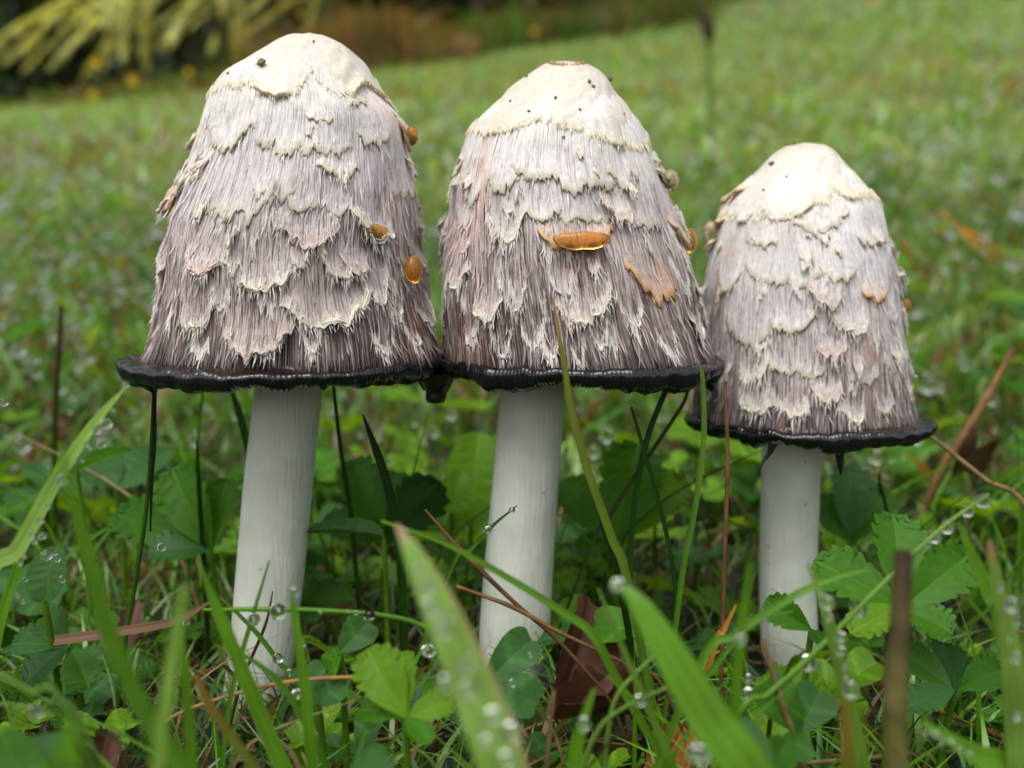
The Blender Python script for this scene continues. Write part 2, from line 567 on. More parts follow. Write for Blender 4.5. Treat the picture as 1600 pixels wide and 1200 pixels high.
def scale_piece(cap, px, py, wpx, hpx, kind, seed, row_th=None):
    """one shaggy scale: a fibrous plate that lifts off the cap and ends in a thick torn lip"""
    r = np.random.default_rng(seed)
    row1, th0 = cap.find(px, py) if row_th is None else row_th
    hpx = min(hpx * 1.35, row1 - cap.top - 12)
    B = Builder()
    hw = max(float(np.interp(row1, cap.row, cap.r)), 0.004)
    half = wpx * cap.mpp / hw / 2
    nc = max(9, int(wpx / 2.6))
    nv = 9
    u = np.linspace(-1, 1, nc)
    sag = {'plate': 0.26, 'fluff': 0.46, 'amber': 0.38, 'flap': 0.35, 'tuft': 0.7}[kind]
    skew = r.uniform(-0.22, 0.22)
    lip = row1 - hpx * sag * np.abs(u - skew) ** 1.9 + hpx * 0.10 * vnoise(u * 4 + 20, seed) + r.normal(0, 0.035 * hpx, nc) + hpx * .05 * vnoise(u * 11 + 9, seed + 6)
    topr = np.full(nc, row1 - hpx) - hpx * 0.12 * vnoise(u * 3 + 50, seed + 1)
    topr = np.minimum(topr, lip - 4)
    lift = {'plate': .00085, 'fluff': .0013, 'amber': .0011, 'flap': .0017, 'tuft': .0006}[kind] * r.uniform(0.75, 1.25) * (1.7 if row_th is not None and 1.3 < abs(th0) < 1.85 else 1.0)
    thick = {'plate': .00050, 'fluff': .0004, 'amber': .0006, 'flap': .0007, 'tuft': .0003}[kind]
    ridge = np.where(np.arange(nc) % 2 == 0, 1.0, -1.0) * r.uniform(0.2, 1.0, nc) * 0.00011
    edge = np.clip((1 - np.abs(u)) * 4, 0, 1) ** 0.6
    v = np.linspace(0, 1, nv)[:, None]
    TH = th0 + half * (u[None, :] * (1 + 0.06 * v)) + 0 * v
    ROW = topr[None, :] * (1 - v) + lip[None, :] * v
    wav = 0.6 + 0.5 * vnoise(u * 3.2 + 7, seed + 2)
    curl_up = v ** 4 * {'plate': 0.5, 'fluff': 1.0, 'amber': 0.7, 'flap': 0.7, 'tuft': 1.0}[kind]
    OFF = -0.0001 + (lift * (v ** 1.7) * (0.75 + 0.35 * wav[None, :]) + lift * curl_up * 0.6 * wav[None, :]) * (0.35 + 0.65 * edge[None, :])
    OFF = OFF + ridge[None, :] * (1 - 0.7 * v ** 3)
    front = cap.P(ROW, TH, OFF)
    # lip rolls under, then the back runs up beneath the plate
    back = []
    for dr, do in ((1.3, -0.3), (1.6, -0.8), (-1.5, -1.15), (-9, -1.2)):
        back.append(cap.P(lip + dr * (0.6 + 0.6 * wav) * edge, TH[-1], np.maximum(OFF[-1] + do * thick * (0.5 + 0.5 * edge), 0.00004)))
    V = np.concatenate([front, np.array(back)], 0)
    f = cap.frac(row1)
    body_u = np.clip(0.62 + 0.38 * r.random(nc) - 0.5 * (r.random(nc) < 0.35), 0, 1)
    body = fibre_colour(np.full(nc, max(f - 0.18, 0.0)), body_u)
    tip = {'plate': CREAM * 0.96, 'fluff': (WHITE * .55 + CREAM * .45), 'amber': AMBER, 'flap': CREAM * .5 + AMBER * .5, 'tuft': WHITE * .8 + PINK * .2}[kind]
    if kind == 'fluff' and r.random() < 0.35:
        tip = PINK
    dull = np.clip(1.06 - 0.12 * f, 0.6, 1.0) if kind != 'plate' else np.clip(1.06 - 0.2 * f, .6, 1)
    m = np.clip((v - 0.78) / 0.22, 0, 1) ** 1.7
    if kind in ('amber', 'flap'):
        m = np.clip((v - 0.5) / 0.45, 0, 1)
    C = body[None] * (1 - m[..., None]) + (tip * dull)[None, None] * m[..., None]
    C = C * (0.93 + 0.1 * r.random((nv, nc, 1)))
    Cb = np.broadcast_to(tip * dull * np.array([.93, .86, .74]), (4, nc, 3))
    B.add(V.reshape(-1, 3), grid_faces(nv + 4, nc), np.concatenate([C, Cb], 0).reshape(-1, 3))
    # the fibres that make up the plate
    nb = int(wpx * 1.25)
    uu = r.uniform(-1, 1, nb)
    rt = np.interp(uu, u, topr)
    lp = np.interp(uu, u, lip)
    st = r.uniform(0.0, 0.45, nb)
    row = rt + (lp - rt) * st
    en = r.uniform(.72, 1.0, nb)
    ln = (lp - rt) * (en - st)
    o1 = np.interp(uu, u, OFF[-1])
    uc = np.where(r.random(nb) < .74, r.uniform(.8, 1, nb), r.uniform(0, .4, nb))
    fc = np.full(nb, max(f - 0.12, 0.0))
    strands(cap, row, th0 + half * uu, ln, r.uniform(1.5, 3.0, nb) * cap.mpp, o1 * st ** 1.8 + .00008, o1 * en ** 2.2 + .00003, r.normal(0, .0001, nb),
            fibre_colour(fc, uc * .8), fibre_colour(fc, np.clip(uc + .15, 0, 1)) * (1 if kind not in ('amber', 'flap') else .6) + (0 if kind not in ('amber', 'flap') else .4 * tip), B)
    # torn threads standing off the lip and running down its sides
    dens = {'plate': 0.45, 'fluff': 0.75, 'amber': 0.35, 'flap': 0.25, 'tuft': 0.9}[kind]
    ns = int(wpx * dens)
    if ns:
        uu = r.uniform(-1, 1, ns)
        row = np.interp(uu, u, lip) - r.uniform(6, 20, ns)
        up = np.interp(uu, u, OFF[-1])
        curl = (uu - skew) * r.uniform(-0.9, 0.35, ns) * 0.0008 + r.normal(0, 0.0002, ns)
        ln = r.uniform(8, 24, ns)
        lift1 = up * r.uniform(0.5, 1.1, ns) + r.uniform(-0.0002, 0.0002, ns)
        cc = (tip * dull)[None] * r.uniform(0.85, 1.08, (ns, 1))
        cr = fibre_colour(np.full(ns, max(f - .2, 0)), r.uniform(0.6, 1, ns))
        strands(cap, row, th0 + half * uu, ln, r.uniform(1.6, 3.0, ns) * cap.mpp, up * 0.6, np.maximum(lift1, 0.0001), curl, cr, cc, B)
    if kind in ('fluff', 'tuft'):      # feathery wisps fanning out below the lip
        nw = int(wpx * .55)
        uu = r.uniform(-1, 1, nw)
        up = np.interp(uu, u, OFF[-1])
        strands(cap, np.interp(uu, u, lip) - r.uniform(8, 16, nw), th0 + half * uu, r.uniform(14, 34, nw), r.uniform(1.2, 2.3, nw) * cap.mpp, up * .8,
                up * r.uniform(.5, 1.2, nw) + r.uniform(-.0001, .0006, nw), (uu - skew) * r.uniform(-.4, 1, nw) * .0011 + r.normal(0, .0004, nw),
                np.broadcast_to(tip * dull, (nw, 3)), np.broadcast_to(WHITE * .95, (nw, 3)) * r.uniform(.85, 1, (nw, 1)), B)
    if kind in ('fluff', 'tuft') and wpx > 24:      # felted rolls that follow the torn lip
        for k in range(max(2, int(wpx / 10))):
            q = r.uniform(-.85, .6)
            q2 = min(q + r.uniform(.25, .6), 1.0)
            ts = np.linspace(0, 1, 9)
            qq = q + (q2 - q) * ts
            if q > 0: qq = qq[::-1]
            rows = np.interp(qq, u, lip) - r.uniform(-1, 5) + 2.5 * np.sin(ts * 3)
            offs = np.interp(qq, u, OFF[-1]) * r.uniform(.75, 1.1) + r.uniform(-.0001, .00025)
            C0 = cap.P(rows, th0 + half * qq, offs)
            tube(B, C0, r.uniform(1.2, 2.5) * cap.mpp * np.array([.1, .5, .9, 1, 1, .95, .8, .5, .1]), 5, tip * dull * r.uniform(.92, 1.06))
    return B


def tube(B, ctr, rad, ns, col, cap_ends=False):
    ctr = np.asarray(ctr, float)
    n = len(ctr)
    T = norm(np.gradient(ctr, axis=0))
    ref = np.array([0.31, 0.9, 0.22])
    U = norm(np.cross(T, ref))
    W = np.cross(T, U)
    a = np.linspace(0, 2 * math.pi, ns, endpoint=False)
    rad = np.broadcast_to(np.asarray(rad, float), (n,))
    V = ctr[:, None] + rad[:, None, None] * (np.cos(a)[None, :, None] * U[:, None] + np.sin(a)[None, :, None] * W[:, None])
    col = np.asarray(col, float)
    C = np.repeat(col[:, None], ns, 1).reshape(-1, 3) if col.ndim == 2 else col
    B.add(V.reshape(-1, 3), grid_faces(n, ns, True), C)


def crown_piece(cap, edge_px, seed, tipstain=.3):
    """smooth cream skin over the tip of the cap, scalloped lower edge"""
    r = np.random.default_rng(seed)
    n = 260
    th = np.linspace(-math.pi, math.pi, n, endpoint=False)
    pts = sorted((cap.find(x, y)[::-1] for x, y in edge_px), key=lambda q: q[0])
    ta = np.array([p[0] for p in pts])
    ra = np.array([p[1] for p in pts])
    mean = ra.mean()
    ta = np.concatenate([[-math.pi], ta, [math.pi]])
    ra = np.concatenate([[mean], ra, [mean]])
    edge = np.interp(th, ta, ra) + 5 * vnoise(th * 6 + 30, seed) + 3 * vnoise(th * 19 + 60, seed + 1) + r.normal(0, 0.8, n)
    nv = 26
    v = np.linspace(0, 1, nv)[:, None]
    ROW = cap.top + 0.05 + (edge[None, :] - cap.top) * v ** 0.85
    wav = np.clip(0.22 + 1.0 * vnoise(th * 5 + 3, seed + 2), 0.0, 1.0)
    OFF = 0.00055 + 0.00075 * v ** 6 * wav[None, :] - .0003 * v ** 5 * (1 - wav[None, :]) + (0.00042 * vnoise(th[None, :] * 2.2 + v * 4 + 9, seed + 4) * vnoise(v * 5 + th[None, :] * 1.1 + 40, seed + 14) + .00016 * vnoise(th[None, :] * 9 + v * 9 + 9, seed + 15)) * np.clip(v * 3, 0, 1)
    TH = th[None, :] + 0 * v
    V = [cap.P(ROW, TH, OFF)]
    for dr, do in ((1.6, -0.0003), (1.8, -0.0008), (-2, -0.0012)):
        V.append(cap.P(edge + dr, th, np.maximum(OFF[-1] + do, 0.0001))[None])
    V = np.concatenate(V, 0)
    m = np.clip((v - 0.72) / 0.28, 0, 1)
    C = np.array([.81, .785, .715]) * (1 - m[..., None]) + (CREAM * np.clip(wav, 0, 1)[None, :, None] + np.array([.86, .84, .78]) * (1 - np.clip(wav, 0, 1)[None, :, None])) * m[..., None]
    streak = np.clip(vnoise(th * 16 + 5, seed + 9) * 1.6 - .5, 0, 1)[None, :] * np.clip((v - .3) / .4, 0, 1)
    C = C * (1 - streak[..., None]) + np.array([.88, .87, .86]) * streak[..., None]
    tipm = np.clip(1 - v / .16, 0, 1)[..., None] * tipstain
    C = C * (1 - tipm) + np.array([.62, .47, .38]) * tipm
    pat = (0.5 + 0.5 * vnoise(th[None, :] * 3 + v * 3 + 70, seed + 6))[..., None]
    C = C * (1 - 0.16 * pat * np.array([.35, .6, 1.2]))
    C = np.concatenate([C, np.broadcast_to(CREAM * np.array([.92, .84, .68]), (3, n, 3))], 0)
    B = Builder()
    B.add(V.reshape(-1, 3), grid_faces(nv + 3, n, True), C.reshape(-1, 3))
    nq = 3400          # where the skin is not torn it runs on as fibres
    q = r.uniform(-math.pi, math.pi, nq)
    q = q[np.interp(q, th, wav) < r.uniform(.15, .8, nq)]
    nq = len(q)
    e0 = np.interp(q, th, edge)
    cw = np.array([.86, .84, .80])[None] * r.uniform(.88, 1.04, (nq, 1))
    strands(cap, e0 - r.uniform(6, 48, nq), q, r.uniform(30, 80, nq), r.uniform(1.6, 3.2, nq) * cap.mpp, r.uniform(.0004, .00058, nq), r.uniform(.0002, .0005, nq), r.normal(0, .0001, nq), cw, cw * .96, B)
    ns = 520          # felted threads along the torn edge
    q = r.uniform(-math.pi, math.pi, ns)
    rw = np.interp(q, th, edge) - r.uniform(3, 14, ns)
    cc = CREAM[None] * r.uniform(.85, 1.1, (ns, 1))
    strands(cap, rw, q, r.uniform(6, 15, ns), r.uniform(1.5, 3, ns) * cap.mpp, np.full(ns, .0009), r.uniform(.0005, .0012, ns), r.normal(0, .0003, ns), cc, cc, B)
    return B


def ink_rim(cap, r_stem, seed, thick=0.0034):
    """wet black melting edge with radial gill ends, and the gilled underside"""
    r = np.random.default_rng(seed)
    n = 960
    th = np.linspace(-math.pi, math.pi, n, endpoint=False)
    c, R = cap.rim_c, cap.rim_R
    p0 = cap.P(np.full(n, cap.bot - 6), th, 0.0)
    lump = 1 + 0.024 * vnoise(th * 4 + 20, seed) + 0.007 * vnoise(th * 17 + 50, seed + 1)
    tz = 0.95 + 0.34 * vnoise(th * 4 + 70, seed + 2) + 0.15 * vnoise(th * 21 + 99, seed + 3)
    gill = np.abs(np.sin(th * 118 + 0.8 * vnoise(th * 8, seed + 4)))
    #        t across from cap edge, height / thick, gill depth
    sec = [(None, 0.10, 0), (-.0028, -.02, 0), (-.0015, .10, .0), (-.0006, .05, .15), (-.0001, -.12, .35), (0, -.36, .8),
           (-.0004, -.62, 1.0), (-.0012, -.84, 1.0), (-.0026, -.98, .9), (-.006, -.92, .7)]
    rows, cols = [], []
    for k, (dr, dz, g) in enumerate(sec):
        if dr is None:
            rows.append(p0)
        else:
            rad = R * lump + dr - g * 0.00042 * gill * (0.7 + .5 * r.random(n) * .3)
            z = c[2] + dz * thick * tz + (.0005 * vnoise(th * 9 + 33, seed + 7) + .00014 * vnoise(th * 26 + 13, seed + 8)) * (1 if dz > -.3 else .4) + 0.0004 * (dz < -.5) * gill * -1 + 0.0009
            rows.append(np.stack([c[0] + rad * np.sin(th), c[1] - rad * np.cos(th), z], -1))
        base = np.array([.006, .006, .0075]) if k > 1 else np.array([.03, .018, .014])
        cols.append(np.broadcast_to(base, (n, 3)))
    B = Builder()
    B.add(np.concatenate(rows), grid_faces(len(sec), n, True), np.concatenate(cols))
    G = Builder()       # underside gills
    gr, gc = [], []
    for k, f in enumerate(np.linspace(1, 0, 8)):
        rad = r_stem * 0.9 + (R * lump - 0.0058 - r_stem * 0.9) * f
        z = c[2] - 0.92 * thick * tz * f + 0.010 * (1 - f) + 0.0009 + 0.0006 * gill
        gr.append(np.stack([c[0] + rad * np.sin(th), c[1] - rad * np.cos(th), z], -1))
        gc.append(np.broadcast_to(np.array([.012, .010, .010]), (n, 3)))
    G.add(np.concatenate(gr), grid_faces(8, n, True), np.concatenate(gc))
    return B, G


def stem_mesh(path_px, Y, seed):
    """path_px: (centre x, y, width) down the stem"""
    B = Builder()
    ctr = np.array([at(x, y, Y) for x, y, _ in path_px])
    k = (Y - CAM[1]) / FPX
    rad = np.array([wd * k / 2 for *_, wd in path_px])
    n = 40
    c = spline(ctr, n)
    rr = np.interp(np.linspace(0, 1, n), np.linspace(0, 1, len(rad)), rad)
    ns = 48
    a = np.linspace(0, 2 * math.pi, ns, endpoint=False)
    wob = 1 + 0.012 * np.sin(3 * a[None] + np.linspace(0, 5, n)[:, None] + seed) + 0.008 * np.sin(7 * a[None] - np.linspace(0, 9, n)[:, None])
    V = np.stack([c[:, None, 0] + rr[:, None] * wob * np.sin(a), c[:, None, 1] - rr[:, None] * wob * np.cos(a), c[:, None, 2] + 0 * a], -1)
    C = np.broadcast_to(np.array([.63, .665, .575]), V.shape).copy()
    low = np.clip((np.linspace(0, 1, n)[:, None] - 0.86 + .06 * vnoise(a[None] * 3 + 20, seed) + .04 * vnoise(a[None] * 9 + 20, seed + 1)) / 0.1, 0, 1)[..., None]
    C = C * (1 - low) + np.array([.30, .22, .15]) * low       # earthy foot
    B.add(V.reshape(-1, 3), grid_faces(n, ns, True), C.reshape(-1, 3))
    return B, c[-1]


CAPS = {}


def mushroom(key, Y, prof, rim, crown, scales, stem, label, seed, nf):
    cap = Cap(Y, prof, rim, seed)
    CAPS[key] = cap
    sB, foot = stem_mesh(stem, Y, seed)
    root = empty('shaggy_mushroom', (foot[0], foot[1], float(ground(foot[0], foot[1]))))
    tag(root, label, 'mushroom', 'shaggy ink cap mushrooms in the grass')
    off = Matrix.Translation(-root.location)

    def part(name, me, parent):
        o = link(name, me, parent)
        o.matrix_basis = off if parent is root else Matrix.Identity(4)
        return o
    part('stem', sB.build('stem', [M_STEM]), root)
    # flesh of the cap
    nr, na = 90, 150
    rows = np.linspace(cap.top, cap.bot, nr)
    th = np.linspace(-math.pi, math.pi, na, endpoint=False)
    RW, TH = np.meshgrid(rows, th, indexing='ij')
    V = cap.P(RW, TH, 0.0).reshape(-1, 3)
    f = cap.frac(RW)
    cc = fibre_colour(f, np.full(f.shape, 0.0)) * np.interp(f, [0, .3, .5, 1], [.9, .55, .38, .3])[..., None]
    cap_o = part('cap', mesh('cap', V, grid_faces(nr, na, True), cc.reshape(-1, 3), True, [M_CAP]), root)
    o = part('fibre_coat', fibre_coat(cap, nf, seed).build('fibre_coat', [M_FIBRE]), cap_o)
    o['kind'] = 'stuff'
    part('crown', crown_piece(cap, crown, seed + 30, {3: .1, 5: .55, 8: .6}[seed]).build('crown', [M_SCALE]), cap_o)
    for i, (x, y, wd, h, kind) in enumerate(scales):
        part('scale', scale_piece(cap, x, y, wd, h, kind, seed * 100 + i).build('scale', [M_SCALE]), cap_o)
    r = np.random.default_rng(seed + 77)
    for i in range(84):          # the smaller scales, all the way round
        f = r.uniform(0.33, 0.97)
        row = cap.top + f * (cap.bot - cap.top)
        th = r.uniform(-math.pi, math.pi)
        big = abs(th) > 1.35
        kind = 'tuft' if f > 0.5 and r.random() < 0.75 else ('fluff' if f > 0.45 else 'plate')
        wd = r.uniform(30, 70) if (big and r.random() < 0.6) else r.uniform(8, 17)
        part('scale', scale_piece(cap, 0, 0, wd, r.uniform(22, 40), kind, seed * 100 + 300 + i, (row, th)).build('scale', [M_SCALE]), cap_o)
    k = (Y - CAM[1]) / FPX
    rB, gB = ink_rim(cap, stem[0][2] * k / 2, seed + 5)
    rim_o = part('ink_rim', rB.build('ink_rim', [M_INK]), root)
    part('gills', gB.build('gills', [M_INK]), rim_o)
    return root, cap, rim_o, part


P1 = [(50, 458, 498), (57, 432, 520), (75, 400, 548), (100, 362, 574), (125, 338, 590), (150, 325, 604), (190, 311, 628), (250, 291, 642),
      (300, 274, 652), (350, 262, 657), (400, 252, 662), (450, 244, 668), (500, 237, 676), (540, 228, 685), (558, 220, 690)]
S1 = [(349, 232, 108, 80, 'plate'), (446, 248, 92, 92, 'plate'), (518, 241, 62, 55, 'plate'), (584, 230, 60, 52, 'plate'), (500, 192, 40, 30, 'plate'),
      (552, 166, 52, 38, 'plate'), (362, 347, 112, 96, 'plate'), (424, 312, 66, 62, 'plate'), (470, 332, 42, 52, 'plate'), (527, 274, 62, 40, 'plate'),
      (525, 337, 42, 44, 'plate'), (630, 308, 84, 46, 'plate'), (649, 226, 60, 66, 'flap'), (276, 322, 44, 52, 'flap'), (304, 286, 36, 44, 'plate'),
      (475, 379, 90, 46, 'fluff'), (578, 374, 84, 44, 'fluff'), (314, 430, 62, 42, 'fluff'), (401, 455, 102, 58, 'fluff'), (470, 424, 30, 38, 'tuft'),
      (524, 437, 44, 42, 'fluff'), (552, 430, 44, 38, 'fluff'), (515, 508, 128, 56, 'fluff'), (592, 470, 46, 40, 'tuft'), (314, 516, 62, 54, 'fluff'),
      (405, 562, 96, 62, 'fluff'), (492, 548, 40, 42, 'tuft'), (600, 556, 46, 36, 'tuft'), (257, 428, 30, 32, 'fluff'), (246, 498, 26, 26, 'tuft'),
      (312, 560, 36, 30, 'tuft'), (640, 400, 34, 40, 'plate'), (620, 505, 40, 40, 'tuft'), (645, 545, 36, 40, 'tuft'), (346, 485, 30, 36, 'tuft')]
C1 = [(322, 152), (352, 145), (395, 140), (425, 152), (462, 150), (482, 118), (515, 150), (545, 150), (565, 128), (600, 158), (618, 170)]
ST1 = [(455, 560, 104), (450, 620, 105), (436, 750, 108), (424, 880, 108), (414, 980, 106), (406, 1060, 108), (402, 1110, 122), (401, 1135, 118)]

P2 = [(93, 862, 908), (98, 846, 924), (112, 826, 944), (130, 800, 958), (150, 781, 972), (175, 756, 990), (200, 735, 1006), (230, 722, 1018), (260, 712, 1030),
      (300, 703, 1046), (350, 697, 1062), (400, 692, 1078), (450, 690, 1090), (500, 690, 1102), (540, 691, 1112), (560, 690, 1117)]
S2 = [(782, 305, 62, 92, 'plate'), (888, 297, 150, 80, 'plate'), (975, 290, 60, 66, 'plate'), (1036, 290, 66, 62, 'flap'), (716, 278, 46, 52, 'plate'),
      (724, 358, 52, 62, 'plate'), (800, 338, 26, 34, 'tuft'), (795, 378, 60, 56, 'fluff'), (905, 346, 116, 46, 'plate'), (905, 388, 108, 44, 'amber'), (1010, 364, 66, 58, 'plate'),
      (1066, 388, 50, 66, 'flap'), (722, 452, 42, 42, 'fluff'), (768, 504, 44, 44, 'fluff'), (808, 490, 42, 48, 'tuft'), (880, 466, 36, 38, 'tuft'),
      (915, 505, 84, 52, 'fluff'), (1025, 476, 82, 76, 'amber'), (943, 546, 32, 46, 'tuft'), (910, 572, 26, 42, 'tuft'), (1088, 532, 36, 52, 'fluff'),
      (990, 514, 40, 40, 'tuft'), (1055, 564, 36, 38, 'tuft'), (840, 546, 40, 32, 'tuft'), (793, 564, 30, 44, 'tuft'), (862, 566, 28, 34, 'tuft'),
      (740, 320, 40, 50, 'plate'), (850, 346, 50, 44, 'plate'), (965, 352, 46, 44, 'fluff'), (742, 545, 36, 44, 'tuft'), (1070, 460, 40, 44, 'tuft')]
C2 = [(727, 206), (760, 214), (802, 202), (850, 196), (880, 205), (920, 212), (955, 232), (985, 236), (1010, 222)]
ST2 = [(838, 560, 100), (833, 610, 101), (824, 720, 104), (815, 830, 108), (807, 940, 113), (803, 1020, 116), (800, 1080, 118), (799, 1125, 112)]

P3 = [(222, 1236, 1286), (227, 1222, 1298), (240, 1204, 1313), (270, 1175, 1338), (300, 1144, 1364), (325, 1128, 1380), (350, 1116, 1386), (400, 1106, 1397),
      (450, 1099, 1406), (500, 1095, 1411), (550, 1091, 1416), (600, 1088, 1422), (632, 1085, 1429), (651, 1082, 1434)]
S3 = [(1120, 322, 44, 40, 'flap'), (1285, 362, 84, 54, 'plate'), (1215, 447, 112, 62, 'plate'), (1312, 441, 58, 52, 'plate'), (1168, 537, 74, 80, 'plate'),
      (1240, 517, 66, 42, 'plate'), (1330, 522, 46, 42, 'fluff'), (1245, 587, 84, 38, 'plate'), (1350, 600, 52, 34, 'plate'), (1236, 652, 48, 34, 'fluff'),
      (1383, 648, 32, 42, 'plate'), (1330, 660, 46, 38, 'fluff'), (1368, 472, 52, 36, 'amber'), (1362, 386, 58, 42, 'plate'), (1392, 580, 38, 46, 'plate'),
      (1402, 402, 26, 30, 'fluff'), (1410, 525, 30, 34, 'tuft'), (1175, 602, 44, 44, 'fluff'), (1120, 365, 36, 40, 'flap'), (1140, 450, 46, 56, 'plate'),
      (1190, 390, 56, 48, 'plate'), (1290, 480, 44, 38, 'fluff'), (1180, 650, 56, 50, 'fluff'), (1130, 600, 36, 44, 'tuft'), (1290, 630, 44, 36, 'fluff'), (1300, 560, 40, 34, 'fluff')]
C3 = [(1112, 322), (1135, 335), (1160, 352), (1195, 340), (1236, 346), (1262, 330), (1300, 306), (1330, 315), (1360, 308), (1386, 330)]
ST3 = [(1237, 650, 92), (1236, 705, 91), (1233, 800, 91), (1231, 900, 90), (1232, 980, 90), (1234, 1030, 88), (1236, 1060, 78), (1238, 1085, 66)]

MUSH1 = mushroom('a', 0.0, P1, (200, 699, 566), C1, S1, ST1, 'tallest shaggy white mushroom with black ink rim, an orange drop low on its side', 3, 7600)
MUSH2 = mushroom('b', 0.003, P2, (686, 1131, 566), C2, S2, ST2, 'shaggy mushroom standing between two others, wide amber drop on its middle', 5, 7200)
MUSH3 = mushroom('c', 0.020, P3, (1072, 1444, 656), C3, S3, ST3, 'smallest shaggy mushroom with the lowest ink rim and a plain pale crown', 8, 6200)

# ink drips: part of the rim they hang from
def drip(mush, pts, Y, wpx, bottom_round=True):
    root, cap, rim_o, part = mush
    B = Builder()
    k = (Y - CAM[1]) / FPX
    c = spline([at(x, y, Y) for x, y in pts], 16)
    rad = np.interp(np.linspace(0, 1, 16), np.linspace(0, 1, len(wpx)), wpx) * k / 2
    tube(B, c, rad, 14, np.array([.005, .005, .006]))
    part('ink_drip', B.build('ink_drip', [M_INK]), rim_o)


drip(MUSH2, [(684, 582), (683, 600), (682, 612), (681, 622), (681, 628), (681, 631)], -0.004, [60, 46, 34, 33, 28, 3])
drip(MUSH2, [(665, 585), (664, 600), (663, 610)], -0.001, [26, 20, 4])
drip(MUSH1, [(236, 590), (238, 604), (241, 614), (242, 640), (241, 690), (237, 760), (235, 830)], -0.012, [44, 26, 8, 5, 8, 5, 3])
drip(MUSH3, [(1310, 690), (1312, 712), (1313, 728), (1314, 742)], -0.004, [22, 14, 10, 3])
drip(MUSH3, [(1208, 692), (1202, 708), (1192, 722), (1184, 738)], -0.006, [16, 8, 4, 2])
drip(MUSH2, [(1100, 575), (1110, 600), (1112, 612)], 0.001, [44, 22, 4])

# ------------------------------------------------------------------ drops
def drop_mesh(name, mat, k=0.12):
    B = Builder()
    nu, nv = 28, 18
    t = np.linspace(0.001, math.pi - 0.001, nv)
    a = np.linspace(0, 2 * math.pi, nu, endpoint=False)
    rr = np.sin(t) * (1 - k * np.cos(t))
    V = np.stack([rr[:, None] * np.cos(a), rr[:, None] * np.sin(a), np.cos(t)[:, None] + 0 * a], -1)
    B.add(V.reshape(-1, 3), grid_faces(nv, nu, True)[:, ::-1], np.ones(3))
    return B.build(name, [mat])


D_WATER = drop_mesh('water_drop', M_WATER)
D_AMBER = drop_mesh('amber_drop', M_AMBER, 0.05)
D_HONEY = drop_mesh('honey_drop', M_HONEY, 0.05)
D_MOON = drop_mesh('amber_half_moon', M_TAN, 0.1)
_co = np.empty(len(D_MOON.vertices) * 3, np.float32)
D_MOON.vertices.foreach_get('co', _co)
_co = _co.reshape(-1, 3)
_up = _co[:, 2] > 0
_co[:, 0] = np.sign(_co[:, 0]) * np.abs(_co[:, 0]) ** .8
_co[_up, 2] *= .4
_co[:, 0] *= 1 + .12 * np.clip(_co[:, 2] + .3, -.6, .3)
_co[:, 2] += .05 * np.sin(_co[:, 0] * 3 + 1) - .12 * _co[:, 0] ** 2 * 0 + .03 * np.sin(_co[:, 0] * 9 + 1)
D_MOON.vertices.foreach_set('co', _co.ravel())
D_MOON.update()


def drop(px, py, Y, dpx, label, group=None, me=None, sx=1.0, sz=1.0, name='water_drop', cat='water drop'):
    me = me or D_WATER
    p = at(px, py, Y)
    k = (Y - CAM[1]) / FPX * dpx / 2
    o = link(name, me)
    o.location = p
    q = random.uniform(.92, 1.08)
    o.scale = (k * sx * q, k * min(sx, 1.0) * random.uniform(.9, 1), k * sz / q)
    o.rotation_euler = (random.uniform(-.15, .15), random.uniform(-.2, .2), random.uniform(0, 6))if sx == 1.0 else (0, 0, 0)
    return tag(o, label, cat, group)


def cap_drop(key, px, py, dpx, label, me, sx=1.0, sz=1.0, sink=0.25, roty=0.0):
    cap = CAPS[key]
    row, th = cap.find(px, py)
    k = cap.mpp * dpx / 2
    p = cap.P(row, th, k * (1 - sink) + 0.0012)
    o = link('amber_drop', me)
    o.location = p
    o.scale = (k * sx, k * (0.8 if me is not D_MOON else 0.42), k * sz)
    o.rotation_euler = (0, roty, th)
    return tag(o, label, 'drop', 'amber drops weeping from the mushroom caps')


cap_drop('a', 627, 424, 33, 'round bright orange drop on the lower side of the tallest mushroom', D_AMBER, 1.0, 1.25)
cap_drop('b', 906, 377, 44, 'wide amber drop under a scale on the middle of a shaggy cap', D_MOON, 1.75, .8, .45)
cap_drop('a', 576, 360, 26, 'flat orange drop caught on a scale of the tallest mushroom', D_MOON, 1.7, 1.1, .6)
cap_drop('a', 650, 216, 24, 'brown amber drop on the flared upper scale of the tallest mushroom', D_AMBER, 0.8, 1.2, 0.4)
cap_drop('b', 1046, 286, 34, 'pale honey drop hanging at the upper edge of a shaggy cap', D_HONEY, 0.9, 1.0, 0.75)
cap_drop('b', 1071, 380, 30, 'orange amber drop on the side of the cap beside the smallest mushroom', D_AMBER, 0.9, 1.3, 0.6)
cap_drop('a', 270, 320, 22, 'small orange drop on the outer edge of the tallest cap', D_AMBER, 0.8, 1.3, 0.4)
cap_drop('c', 1411, 479, 20, 'small orange drop on the side of the smallest mushroom', D_AMBER, 0.9, 1.1, 0.3)
cap_drop('c', 1098, 366, 28, 'pale clear drop at the upper edge of the smallest mushroom', D_HONEY, 0.9, 1.2, 0.6)

